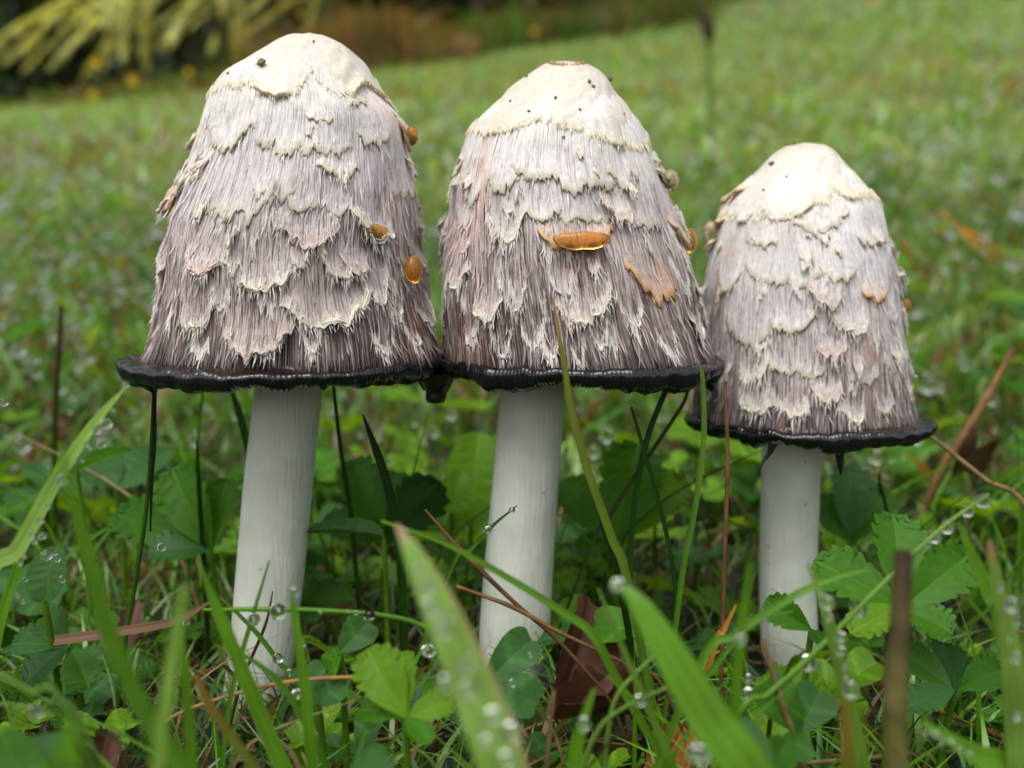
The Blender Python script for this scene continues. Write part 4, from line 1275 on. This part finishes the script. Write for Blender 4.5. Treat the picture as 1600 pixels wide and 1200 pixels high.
plant('round', (735, 820), [(748, 672, 110, .012, .25)], 0.055, 'yellow', 'pale oval leaf standing left behind the middle stem', 'leaf', 'oval_leaf_plant')
plant('round', (705, 800), [(722, 735, 70, .004, .25)], 0.05, 'yellow', 'small yellow green oval leaf in front of the pale oval leaf', 'leaf', 'oval_leaf_plant')
plant('round', (600, 840), [(480, 822, 44, .004, .75)], -0.006, 'blue', 'grey green narrow leaf drooping at the right of the tallest stem', 'leaf', 'oval_leaf_plant')
plant('round', (180, 760), [(110, 690, 80, .01, .6), (262, 690, 86, .012, .5)], 0.05, 'blue', 'pair of broad bluish leaves under the left rim', 'leaf plant', 'oval_leaf_plant')
plant('round', (120, 735), [(202, 700, 30, .0, .5)], 0.02, 'green', 'narrow pointed leaf under the dew covered blade', 'leaf', 'oval_leaf_plant')
plant('clover', (762, 1062), [(838, 992, 72, .004, .4), (844, 1098, 74, -.004, .45), (672, 1075, 60, .002, .6)], -0.05, ('blue', 'blue', 'mid'), 'wet clover leaf at the foot of the middle stem', 'clover', 'clover_plant')
plant('clover', (532, 1018), [(580, 966, 62, .003, .3), (505, 1050, 50, .0, .6)], -0.05, ('blue', 'green'), 'clover leaf under a hanging drop right of the tallest stem', 'clover', 'clover_plant')
plant('clover', (498, 1100), [(474, 1034, 60, .003, .5), (535, 1060, 56, .0, .5)], -0.052, ('blue', 'blue'), 'clover leaf beaded with drops beside the five fingered leaf', 'clover', 'clover_plant')
plant('clover', (1250, 1140), [(1285, 1072, 78, .004, .45), (1196, 1060, 80, .002, .45), (1240, 1190, 60, -.004, .6)], -0.062, ('blue', 'mid', 'mid'), 'clover leaf with a drop at the foot of the smallest stem', 'clover', 'clover_plant')
plant('clover', (1010, 985), [(920, 975, 70, .004, .5), (985, 935, 60, .006, .4), (1010, 1030, 50, -.004, .5)], -0.03, ('green', 'mid', 'green'), 'clover leaf behind the brown dead leaf', 'clover', 'clover_plant')
plant('round', (1180, 1230), [(1150, 1120, 96, .004, .4), (1240, 1150, 80, .006, .4)], -0.085, ('blue', 'mid'), 'pair of blurred bluish leaves below the smallest stem', 'leaf plant', 'oval_leaf_plant')
plant('round', (60, 1240), [(80, 1140, 120, .006, .4), (-10, 1140, 90, .004, .5)], -0.10, ('blue', 'mid'), 'pair of blurred rounded leaves below the yellowish stalk', 'leaf plant', 'oval_leaf_plant')
plant('round', (600, 1280), [(575, 1165, 90, .004, .4)], -0.11, 'blue', 'blurred bluish leaf below the broad pale blade', 'leaf', 'oval_leaf_plant')

plant('round', (70, 940), [(84, 852, 74, .004, .35), (30, 900, 50, .004, .5)], -0.031, 'blue', 'wet bluish leaf holding two large drops below the dew covered blade', 'leaf plant', 'oval_leaf_plant')
# dead leaves
def dead(base, tip, wpx, Y, dY, col, up, label, seed):
    b0, t0 = at(*base, Y), at(*tip, Y + dY)
    me = leaf_mesh('lobed', seed, col, col * 1.5, droop=.5, cup=.9, mat=M_DEAD)
    o = link('dead_leaf', me)
    o.matrix_basis = frame(b0, t0, wpx * (Y - CAM[1]) / FPX * 1.1, (0.25, -(1 - up), up))
    tag(o, label, 'dead leaf', 'dead leaves on the ground')


dead((868, 1100), (945, 925), 110, -0.03, .012, RUST * .55, .2, 'dark brown curled dead leaf standing at the foot of the middle stem', 1)
dead((860, 1120), (1060, 1085), 80, -0.035, .01, RUST * .6, .75, 'dark brown dead leaf lying flat between the middle and smallest stems', 2)
dead((1010, 1230), (1085, 1120), 80, -0.045, .01, np.array([.30, .10, .03]), .6, 'orange red dead leaf with a torn edge among the grass', 3)
dead((150, 1230), (172, 1128), 62, -0.06, .006, RUST * .45, .4, 'dark purple brown dead leaf at the bottom of the grass', 4)
dead((196, 1010), (214, 930), 40, -0.01, .006, np.array([.12, .06, .045]), .3, 'small pinkish brown dead leaf beneath the flat dry blade', 5)
dead((480, 980), (560, 930), 50, 0.012, .01, np.array([.26, .17, .10]), .7, 'pale striped dead leaf right of the tallest stem', 6)
dead((470, 1180), (560, 1120), 60, -0.02, .01, RUST * .4, .7, 'dark dead leaf lying under the five fingered leaf', 7)
dead((1000, 1170), (900, 1190), 60, -0.03, .0, np.array([.09, .06, .03]), .75, 'greyish dead leaf under the pale bent stalks', 8)
dead((1440, 1190), (1530, 1110), 90, -0.01, .01, BROWN * .3, .7, 'blackish dead leaf in the shade under the dark toothed leaf', 9)
dead((1490, 735), (1550, 705), 40, 0.07, .03, BROWN * .6, .8, 'brown dead leaf behind the smallest mushroom', 10)
dead((205, 760), (230, 690), 40, 0.10, .01, BROWN * .8, .5, 'brown dead leaf in the blurred grass beyond the ink stained stalk', 11)

# ------------------------------------------------------------------ plants of the sward behind: one prototype of each, copied
def proto(kind, nl, colour, name, label, cat, group):
    root = empty(name, (0, 0, 0))
    tag(root, label, cat, group)
    for i in range(nl):
        a = i * 2 * math.pi / nl if nl > 2 else i * 2.6
        o = link('leaflet', LEAF[kind, colour][i % 2], root)
        L = (1.0, .85, .95)[i % 3]
        o.matrix_basis = frame((0, 0, 1.0), (math.cos(a) * L, math.sin(a) * L, 1.0 + .22), 1.15 * L, (0, 0, 1))
    B = Builder()
    tube(B, np.array([(0.15, 0, -.3), (0.1, 0, .3), (0.02, 0, .8), (0, 0, 1.0)]), [.06, .055, .05, .045], 5, PAL['yellow'] * .7)
    link('leaf_stalk', B.build('leaf_stalk', [M_BLADE]), root)
    return root


def copy_tree(o, parent=None):
    c = o.copy()
    COL.objects.link(c)
    c.parent = parent
    for ch in list(o.children):
        copy_tree(ch, c)
    return c


PR = [proto('clover', 3, cn, 'clover_plant', 'small three leaved %s clover in the sward behind the mushrooms' % lb, 'clover', 'small clovers in the sward') for cn, lb in
      (('green', 'fresh green'), ('blue', 'bluish green'), ('yellow', 'yellow green'))]
PR += [proto('cinquefoil', 5, cn, 'cinquefoil_plant', 'small five fingered %s leaf plant in the sward behind the mushrooms' % lb, 'leaf plant', 'small cinquefoils in the sward') for cn, lb in
       (('green', 'fresh green'), ('mid', 'dull green'), ('yellow', 'yellow green'))]
used = set()
R3 = np.random.default_rng(21)
STEMS = [(-0.0515, 0.0), (0.0015, 0.003), (0.064, 0.02)]
placed = 0
while placed < 420:
    near = placed < 190
    d = R3.uniform(0.15, 0.34) if near else 0.3 + 0.95 * R3.random() ** 1.2
    x = R3.uniform(-0.6, 0.6) * d
    y = d - 0.2
    if any((x - a) ** 2 + (y - b_) ** 2 < 0.014 ** 2 for a, b_ in STEMS): continue
    i = int(R3.integers(0, 6))
    src = PR[i]
    o = src if i not in used else copy_tree(src)
    used.add(i)
    s = R3.uniform(0.007, 0.013) * (1.0 if near else 1.25)
    if y < 0.03: s *= 0.75 if y > -.02 else .6
    o.location = (x, y, float(ground(x, y)) + R3.uniform(-.2, .3) * s)
    o.scale = (s, s, s * R3.uniform(.7, 1.9))
    o.rotation_euler = (R3.normal(.25, .3), R3.normal(0, .3), R3.uniform(0, 6.28))
    zn = 'left of the tallest mushroom' if x < -.07 * d / .2 else 'behind the two tall mushrooms' if x < 0 else 'behind the middle mushroom' if x < .045 * d / .2 else 'beyond the smallest mushroom'
    if near: zn = ('left of the tallest stem' if x < -0.055 else 'between the tallest and the middle stem' if x < 0 else 'between the middle and the smallest stem' if x < .065 else 'right of the smallest stem')
    kd = ('fresh green', 'bluish green', 'yellow green', 'fresh green', 'dull green', 'yellow green')[i] + (' clover' if i < 3 else ' cinquefoil')
    sz = ('large' if s > .0085 else 'tiny' if s < .0065 else 'small') + (' level' if abs(o.rotation_euler[0]) < .2 else ' tilted') if near else ('sharper' if d < .55 else 'blurred')
    o['label'] = '%s %s in the sward %s' % (sz, kd, zn)
    placed += 1

# ------------------------------------------------------------------ lawn: uncountable grass
def sward(name, n, d0, d1, hmin, hmax, wmin, wmax, palette, seed, power=1.0, droop=.6, spread=.72, far=None):
    r = np.random.default_rng(seed)
    d = d0 * r.uniform(.8, 1.25, n) + (d1 * r.uniform(.6, 1.2, n) - d0) * r.random(n) ** power
    d = np.maximum(d, .145)
    x = r.uniform(-spread, spread, n) * d
    y = d - 0.2
    keep = np.ones(n, bool)
    for a, b_ in STEMS:
        keep &= (x - a) ** 2 + (y - b_) ** 2 > 0.009 ** 2
    x, y = x[keep], y[keep]
    n = len(x)
    h = r.uniform(hmin, hmax, n)
    wd = r.uniform(wmin, wmax, n)
    az = r.uniform(0, 2 * math.pi, n)
    ln = np.abs(r.normal(droop, .3, n)) * h
    t = np.array([0, .35, .7, 1.0])
    wprof = np.array([.8, 1.0, .7, .05])
    P = np.stack([x[:, None] + np.cos(az)[:, None] * ln[:, None] * t ** 2, y[:, None] + np.sin(az)[:, None] * ln[:, None] * t ** 2,
                  ground(x, y)[:, None] - .004 + h[:, None] * (t - .25 * t ** 3)], -1)
    b_ = r.uniform(0, 2 * math.pi, n)
    S = np.stack([np.cos(b_), np.sin(b_), 0 * b_], -1)[:, None] * (wd[:, None] * wprof)[..., None] * .5
    V = np.stack([P - S, P + S], 2).reshape(-1, 3)
    i = np.arange(n)[:, None] * 8
    k = np.arange(3)[None] * 2
    F = np.stack([i + k, i + k + 1, i + k + 3, i + k + 2], -1).reshape(-1, 4)
    pal = np.array(palette)
    # colour drifts in patches over the lawn
    patch = vnoise(x * 3 + 50 + vnoise(y * 4, seed) * 2, seed + 1) + vnoise(y * 5 + x * 2 + 80, seed + 2)
    idx = np.clip(((patch * .22 + r.random(n)) * len(pal)).astype(int), 0, len(pal) - 1)
    C = pal[idx]
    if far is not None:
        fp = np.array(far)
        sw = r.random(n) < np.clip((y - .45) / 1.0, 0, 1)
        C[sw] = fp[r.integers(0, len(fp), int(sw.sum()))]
    C = C * r.uniform(.75, 1.25, (n, 1))
    C = np.repeat(C, 8, 0)
    return tag(link(name, mesh(name, V, F, C, True, [M_LAWN])), None, None, None, 'stuff')


LP = [G_DARK, G_MID, np.array([.12, .19, .02]), L_GREEN * 1.3, G_BRIGHT, G_BRIGHT * 1.2, G_PALE * .9, L_BLUE * 1.5, STRAW * .6, BROWN * 1.3]
MP = [G_MID, G_BRIGHT, G_BRIGHT * 1.1, L_BLUE * 1.8, G_PALE, G_PALE * .9, G_BRIGHT * 1.2, STRAW * .55, BROWN * 1.5, np.array([.16, .2, .03])]
GREY = np.array([.25, .33, .17])
FP = [GREY, G_BRIGHT * 1.7, GREY * 1.2, G_PALE * 1.2, L_BLUE * 2.6, GREY * 1.35, G_PALE * 1.1, GREY * 1.1, STRAW * .7]  # far lawn: haze and wet sheen put into the pale greyed colours
o = sward('low_grass', 11500, 0.145, 0.6, .009, .028, .0006, .0016, LP, 1, .95)
tag(o, 'dense low grass between the plants round the mushrooms', 'grass')
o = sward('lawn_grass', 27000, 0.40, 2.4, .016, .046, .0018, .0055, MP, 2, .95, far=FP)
tag(o, 'blurred wet lawn grass behind the mushrooms', 'grass')
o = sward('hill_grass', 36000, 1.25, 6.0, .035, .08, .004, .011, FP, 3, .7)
tag(o, 'far blurred lawn rising up the hill', 'grass')

# dead straw and stalk ends lying on the soil
r = np.random.default_rng(77)
B = Builder()
for k in range(900):
    d = r.uniform(.15, .42)
    x, y = r.uniform(-.62, .62) * d, d - .2
    a, L = r.uniform(0, 6.28), r.uniform(.008, .035)
    t = np.linspace(-.5, .5, 4)
    px_, py_ = x + np.cos(a) * L * t, y + np.sin(a) * L * t + r.normal(0, .001, 4)
    c = np.stack([px_, py_, ground(px_, py_) + r.uniform(.0005, .007) + r.uniform(-.2, .2) * L * t], -1)
    tube(B, c, r.uniform(.0002, .0006), 4, [STRAW * .5, BROWN, BROWN * .5, STRAW * .3, RUST][int(r.integers(0, 5))])
tag(link('straw_litter', B.build('straw_litter', [M_DEAD])), 'dead straw and stalk litter on the dark soil', 'litter', None, 'stuff')

# dew sparkling over the lawn
def icosphere():
    import bmesh
    bm = bmesh.new()
    bmesh.ops.create_icosphere(bm, subdivisions=2, radius=1.0)
    bm.verts.ensure_lookup_table()
    V = np.array([v.co[:] for v in bm.verts])
    F = np.array([[v.index for v in f.verts] for f in bm.faces])
    bm.free()
    return V, F


def dew(name, n, d0, d1, rmin, rmax, hmax, seed, label, power=1.0):
    r = np.random.default_rng(seed)
    IV, IF = icosphere()
    d = d0 + (d1 - d0) * r.random(n) ** power
    # drops gather in patches
    x = r.uniform(-.62, .62, n) * d
    y = d - .2
    keep = r.random(n) < np.clip(.45 + .55 * (vnoise(x * 9 + 40, seed) + vnoise(y * 8 + x * 4 + 60, seed + 1)), .08, 1)
    x, y = x[keep], y[keep]
    n = len(x)
    rad = rmin + (rmax - rmin) * r.random(n) ** 2.2
    P = np.stack([x, y, ground(x, y) + r.uniform(.25, 1, n) * hmax], -1)
    V = (P[:, None] + IV[None] * rad[:, None, None]).reshape(-1, 3)
    F = (IF[None] + np.arange(n)[:, None, None] * len(IV)).reshape(-1, 3)
    tag(link(name, mesh(name, V, F, None, True, [M_WATER])), label, 'dew', None, 'stuff')


dew('dew', 1900, .28, .9, .0007, .0030, .042, 31, 'fine dew sparkling in the grass behind the mushrooms')
dew('dew', 2400, .8, 3.4, .002, .007, .07, 32, 'far dew sparkling over the rising lawn', .8)

dew('dew', 1000, .36, 1.2, .0014, .0042, .06, 33, 'larger dew drops sparkling in the lawn behind the mushrooms')
# --- the drops one can count in front
g1 = 'drops on the broad pale blade'
for x, y, d in ((668, 915, 26), (672, 950, 28), (700, 962, 20), (690, 985, 26), (733, 1038, 30), (730, 1078, 32), (770, 1120, 30), (800, 1145, 34), (695, 1068, 24), (790, 1190, 32), (655, 890, 16), (760, 1160, 22)):
    drop(x, y, -0.1135, d, 'blurred clear drop on the broad pale blade with the reddish edge', g1)
drop(965, 914, -0.095, 22, 'clear drop on the tip of the broad plain green blade')
g2 = 'drops hanging from the arching stalk'
for x, y, d in ((1263, 1036, 28), (1342, 952, 26), (1460, 838, 22), (1480, 823, 22), (1512, 798, 20), (1536, 783, 22), (1450, 851, 10), (1380, 915, 8)):
    drop(x, y, -0.070 + .012 * (x - 1145) / 400, d, 'clear drop hanging from the arching grass stalk', g2)
g3 = 'beads along the dewy blade'
for x, y, d in ((1293, 942, 22), (1297, 965, 14), (1314, 996, 18), (1315, 1018, 16), (1320, 1042, 10), (1330, 1078, 28), (1282, 925, 10), (1322, 1060, 9), (1288, 930, 8)):
    drop(x, y, -0.0785, d, 'clear bead on the edge of the bright beaded blade', g3)
g4 = 'drops on the dew covered blade'
for x, y, d in ((166, 662, 18), (152, 672, 14), (158, 694, 14), (97, 750, 18), (62, 814, 12), (74, 792, 8), (135, 694, 8), (140, 700, 7), (197, 601, 9), (128, 720, 7), (176, 640, 6), (50, 835, 10), (66, 838, 12), (54, 846, 9), (30, 880, 9), (38, 870, 7), (26, 930, 8), (35, 940, 8)):
    drop(x, y, -0.060, d, 'clear drop clinging to the dew covered pale blade', g4)
drop(434, 955, -0.054, 28, 'large clear drop hanging on the level stalk before the tallest stem')
drop(577, 962, -0.051, 20, 'clear drop hanging on the level stalk above the clover')
for x, y, d in ((556, 958, 8), (543, 955, 6), (500, 957, 6)):
    drop(x, y, -0.052, d, 'tiny drop on the level green stalk', 'tiny drops on the level stalk')
drop(397, 968, -0.058, 22, 'clear drop on the thin upright blade at the tallest stem')
drop(434, 1028, -0.050, 18, 'clear drop on the thin slanting blade at the tallest stem')
drop(452, 1052, -0.050, 12, 'small clear drop at the lower end of the thin slanting blade')
drop(460, 926, -0.074, 16, 'clear drop at the tip of the upright green blade by the tallest stem')
drop(377, 1040, -0.06, 22, 'clear drop low on the thin upright blade at the tallest stem')
drop(464, 1085, -0.06, 18, 'clear drop between the upright blade and the clover')
drop(471, 1005, -0.06, 16, 'long clear drop beside the upright green blade')
drop(55, 1112, -0.088, 22, 'clear drop hanging from the thin yellowish stalk')
drop(669, 1017, -0.06, 22, 'clear drop just left of the broad pale blade')
drop(728, 1135, -0.085, 20, 'clear drop low beside the broad pale blade')
drop(800, 797, -0.03, 11, 'small clear drop on a blade tip before the middle stem')
drop(762, 828, -0.03, 13, 'clear drop at the left edge of the middle stem')
for x, y, d in ((828, 1024, 9), (845, 1026, 8), (800, 1068, 14)):
    drop(x, y, -0.054, d, 'small drop lying on the wet clover at the middle stem', 'drops on the wet clover')
drop(1000, 1095, -0.082, 20, 'clear drop hanging from the straight blade before the brown leaves')
drop(912, 1132, -0.088, 24, 'blurred drop under the short bright blade')
drop(1158, 1000, -0.097, 16, 'blurred drop on the soft upright blade left of the smallest stem')
drop(1090, 1180, -0.105, 34, 'large blurred drop below the broad plain green blade')
for x, y, d in ((1168, 1085, 22), (1170, 1060, 14), (1150, 1055, 10)):
    drop(x, y, -0.069, d, 'round drop lying on the clover at the smallest stem', 'drops on the clover at the smallest stem')
for x, y, d in ((1565, 918, 12), (1582, 945, 24), (1590, 975, 10), (1588, 1028, 18), (1591, 1120, 16), (1578, 1000, 8), (1586, 960, 8)):
    drop(x, y, -0.091, d, 'clear drop on the pale dewy blade with the broken tip', 'drops on the pale dewy blade')
for x, y, d in ((6, 628, 14), (72, 868, 18), (88, 872, 14), (97, 905, 12), (40, 905, 8), (252, 855, 14), (290, 972, 12), (248, 1135, 16)):
    drop(x, y, -0.035, d, 'clear drop among the grass left of the tallest stem', 'drops in the grass at the left')
for k, (x, y) in enumerate(((1440, 1140), (1450, 1143), (1462, 1148), (1474, 1155), (1486, 1160), (1500, 1170), (1448, 1150), (1516, 1178), (1470, 1162))):
    drop(x, y, -0.09, 7 + k % 3, 'fine bead of dew on the broad blade at the foot of the cut stalk', 'dew on the broad low blade')

# ------------------------------------------------------------------ far bank, plume grass, shrubs
def weeds(name, n, x0, x1, y0, y1, h0, h1, pal, label, seed):
    r = np.random.default_rng(seed)
    x = r.uniform(x0, x1, n)
    y = r.uniform(y0, y1, n)
    h = r.uniform(h0, h1, n) * (.7 + .3 * vnoise(x * 3 + 30, seed))
    az = r.uniform(0, 6.28, n)
    t = np.array([0, .4, .75, 1.])
    ln = np.abs(r.normal(.35, .25, n)) * h
    P = np.stack([x[:, None] + np.cos(az)[:, None] * ln[:, None] * t ** 2, y[:, None] + np.sin(az)[:, None] * ln[:, None] * t ** 2,
                  ground(x, y)[:, None] - .02 + h[:, None] * (t - .2 * t ** 3)], -1)
    wd = r.uniform(.006, .018, n)
    b_ = r.uniform(0, 6.28, n)
    S = np.stack([np.cos(b_), np.sin(b_), 0 * b_], -1)[:, None] * (wd[:, None] * np.array([.8, 1, .8, .1]))[..., None] * .5
    V = np.stack([P - S, P + S], 2).reshape(-1, 3)
    i = np.arange(n)[:, None] * 8
    k = np.arange(3)[None] * 2
    F = np.stack([i + k, i + k + 1, i + k + 3, i + k + 2], -1).reshape(-1, 4)
    pal = np.array(pal)
    idx = np.clip((np.clip(.5 + .5 * vnoise(x * 4 + 12, seed + 3), 0, 1) * .6 + r.random(n) * .4) * len(pal), 0, len(pal) - 1).astype(int)
    tag(link(name, mesh(name, V, F, np.repeat(pal[idx] * r.uniform(.7, 1.2, (n, 1)), 8, 0), True, [M_FAR])), label, 'weeds', None, 'stuff')


OLIVE = np.array([.09, .10, .022])
weeds('dry_weeds', 6000, -3.4, -.9, 3.9, 4.9, .10, .28, [OLIVE * 1.8, G_BRIGHT * 1.2, OLIVE * 1.6, STRAW * .5, G_MID * 1.6, BROWN * 1.3, OLIVE * 1.7], 'brown dry weeds along the far edge of the lawn', 4)
weeds('brown_weeds', 3600, -1.25, -.2, 4.4, 5.3, .22, .52, [BROWN * 1.9, OLIVE * 1.7, STRAW * .8, BROWN * 2.0, OLIVE * 1.6], 'tall brown weeds behind the tallest cap at the far lawn edge', 9)
weeds('tall_weeds', 3200, -.6, 1.1, 5.0, 6.2, .2, .5, [OLIVE * 1.4, G_MID * 1.4, BROWN * 1.2, OLIVE * 1.2, G_MID, STRAW * .55], 'low olive weeds at the top of the hill', 6)


def plume(x, y, h, n, label, seed):
    r = np.random.default_rng(seed)
    z = float(ground(x, y))
    root = empty('plume_grass', (x, y, z))
    tag(root, label, 'plume grass', 'pale plume grasses beyond the lawn')
    for k in range(n):
        B = Builder()
        dx = r.uniform(-.55, .08) * h
        dy = r.uniform(-.35, .3) * h
        hh = h * r.uniform(.62, 1.0)
        sp = spline([(r.uniform(-.06, .06), 0, 0), (dx * .15, dy * .2, hh * .62), (dx * .55, dy * .6, hh * .96), (dx * 1.15, dy, hh * .86), (dx * 1.75 - .05, dy * 1.3, hh * .52)], 22)
        tube(B, sp, np.linspace(.006, .002, 22), 4, OLIVE)
        m = 110
        f = r.uniform(.42, 1, m)
        P = np.stack([np.interp(f, np.linspace(0, 1, 22), sp[:, q]) for q in range(3)], -1)
        ln = r.uniform(.05, .10, m)
        tg = np.gradient(sp, axis=0)
        tg = norm(np.stack([np.interp(f, np.linspace(0, 1, 22), tg[:, q]) for q in range(3)], -1))
        dirn = tg * 1.3 + np.stack([r.normal(-.1, .22, m), r.normal(0, .22, m), -.45 * np.ones(m)], -1)
        Q = P + norm(dirn) * ln[:, None]
        s = norm(np.stack([r.normal(0, 1, m), r.normal(0, 1, m), 0 * f], -1)) * r.uniform(.007, .015, m)[:, None]
        mid = (P + Q) / 2
        V = np.stack([P, mid - s, Q, mid + s], 1).reshape(-1, 3)
        F = (np.arange(m) * 4)[:, None] + np.arange(4)[None]
        C = np.array([.70, .76, .36]) * r.uniform(.7, 1.3, (m, 1))
        B.add(V, F, np.repeat(C, 4, 0))
        link('plume', B.build('plume', [M_FAR]), root)


plume(-1.8, 4.45, .62, 16, 'pale yellow green plume grass arching out beyond the lawn, leftmost tuft before dark shrubs', 1)
plume(-1.35, 4.5, .68, 16, 'fullest pale yellow green plume grass above the brown weeds', 2)
plume(-.85, 4.7, .72, 8, 'small pale plume grass beside the bare brown weeds', 3)

YEL = np.array([.62, .42, .02])
def flower(px, py, Y, d):
    p = at(px, py, Y)
    g = float(ground(p[0], p[1]))
    p[2] = max(p[2], g + .02)
    root = empty('yellow_flower', (p[0], p[1], g))
    tag(root, 'small yellow flower blurred among the weeds at the lawn edge', 'flower', 'yellow flowers at the far edge of the lawn')
    B = Builder()
    h = p[2] - g
    tube(B, np.array([(0, 0, -.01), (0.004, 0, h * .5), (0, 0, h)]), .002, 4, G_MID)
    link('flower_stalk', B.build('flower_stalk', [M_FAR]), root)
    for k in range(8):
        a = k * math.pi / 4
        B = Builder()
        u, q = np.array([math.cos(a), -.35, math.sin(a)]), np.array([-math.sin(a), 0, math.cos(a)])
        c = np.array([0, 0, h])
        B.add(np.array([c, c + u * d * .3 + q * d * .14, c + u * d * .55, c + u * d * .3 - q * d * .14]), np.array([[0, 1, 2, 3]]), YEL)
        link('petal', B.build('petal', [M_FAR]), root)


for x, y, d in ((208, 125, .045), (146, 148, .04), (150, 98, .045), (35, 193, .04), (295, 112, .03), (835, 48, .035), (245, 205, .03), (1178, 14, .03), (1360, 2, .04), (470, 20, .03)):
    flower(x, y, 3.6 if x < 300 else 4.6, d)


def shrub(x, y, rx, rz, n, cols, label, seed):
    r = np.random.default_rng(seed)
    z = float(ground(x, y))
    root = empty('shrub', (x, y, z))
    tag(root, label, 'shrub', 'dark shrubs behind the lawn')
    B = Builder()
    nb = 14
    cl = np.stack([r.normal(0, rx * .42, nb), r.normal(0, rx * .3, nb), r.uniform(.06, 1, nb) * rz], -1)
    for k in range(nb):
        tube(B, spline([(r.uniform(-.05, .05), r.uniform(-.05, .05), -.05), (cl[k, 0] * .4, cl[k, 1] * .4, cl[k, 2] * .5), tuple(cl[k])], 7), np.linspace(.035, .006, 7), 5, np.array([.05, .04, .03]))
    link('trunk', B.build('trunk', [M_BARK]), root)
    B = Builder()
    i = r.integers(0, nb, n)
    P = cl[i] + norm(r.normal(0, 1, (n, 3))) * (r.random(n) ** .45)[:, None] * np.array([rx * .5, rx * .5, rz * .38])
    P[:, 2] = np.abs(P[:, 2]) + .02
    a = norm(r.normal(0, 1, (n, 3)))
    b_ = norm(np.cross(a, r.normal(0, 1, (n, 3))))
    s = r.uniform(.04, .09, n)[:, None] * (1.6 if rz > 3 else 1.0)
    V = np.stack([P - a * s, P + b_ * s * .5, P + a * s, P - b_ * s * .5], 1).reshape(-1, 3)
    F = (np.arange(n) * 4)[:, None] + np.arange(4)[None]
    cols = np.array(cols)
    C = cols[(i + r.integers(0, 2, n)) % len(cols)] * r.uniform(.7, 1.3, (n, 1))
    B.add(V, F, np.repeat(C, 4, 0))
    link('crown', B.build('crown', [M_FAR]), root)


D1 = np.array([.05, .08, .036])
D2 = np.array([.075, .115, .045])
D3 = np.array([.12, .105, .07])
SH = [(-4.6, 6.6, 1.3, 2.0, 'dark evergreen shrub at the far left end of the row'), (-3.2, 6.4, 1.2, 1.9, 'dark green shrub standing left behind the plume grass'),
      (-2.1, 6.9, 1.1, 1.8, 'dense shrub right behind the plume grass'), (-1.0, 7.2, 1.1, 1.5, 'olive brown shrub behind the bare brown weeds'),
      (.1, 7.4, 1.2, 1.5, 'dull green shrub behind the middle mushroom at the hill top'), (1.3, 7.8, 1.2, 1.5, 'dark bluish shrub on the hill top'),
      (2.6, 8.2, 1.3, 1.6, 'dark shrub beyond the smallest mushroom on the hill top'), (4.2, 8.4, 1.5, 1.8, 'broad shrub at the right end of the row'), (6.0, 8.6, 1.5, 1.8, 'last shrub of the row beyond the hill')]
for k, (x, y, rx, rz, lb) in enumerate(SH):
    shrub(x, y, rx, rz, 5200, [[D1, D2, D1], [D1, D2, D1], [D2, D1, D3], [D3, D2, OLIVE * .7], [D2, D3, OLIVE * .6], [D2, D1, D3], [D1, D2], [D2, D1], [D1, D2]][k], lb, 50 + k)
for k in range(9):     # far wood closing the view
    shrub(-12 + 3.1 * k, 13.5 + (k % 3) * .8, 2.2, 4.2 + .5 * (k % 2), 5200, [[D1, D2], [D2, D3], [D1, D3]][k % 3],
          ['tall dark tree crown of the distant wood', 'tall dull green tree crown of the distant wood', 'tall brownish tree crown of the distant wood'][k % 3], 80 + k)
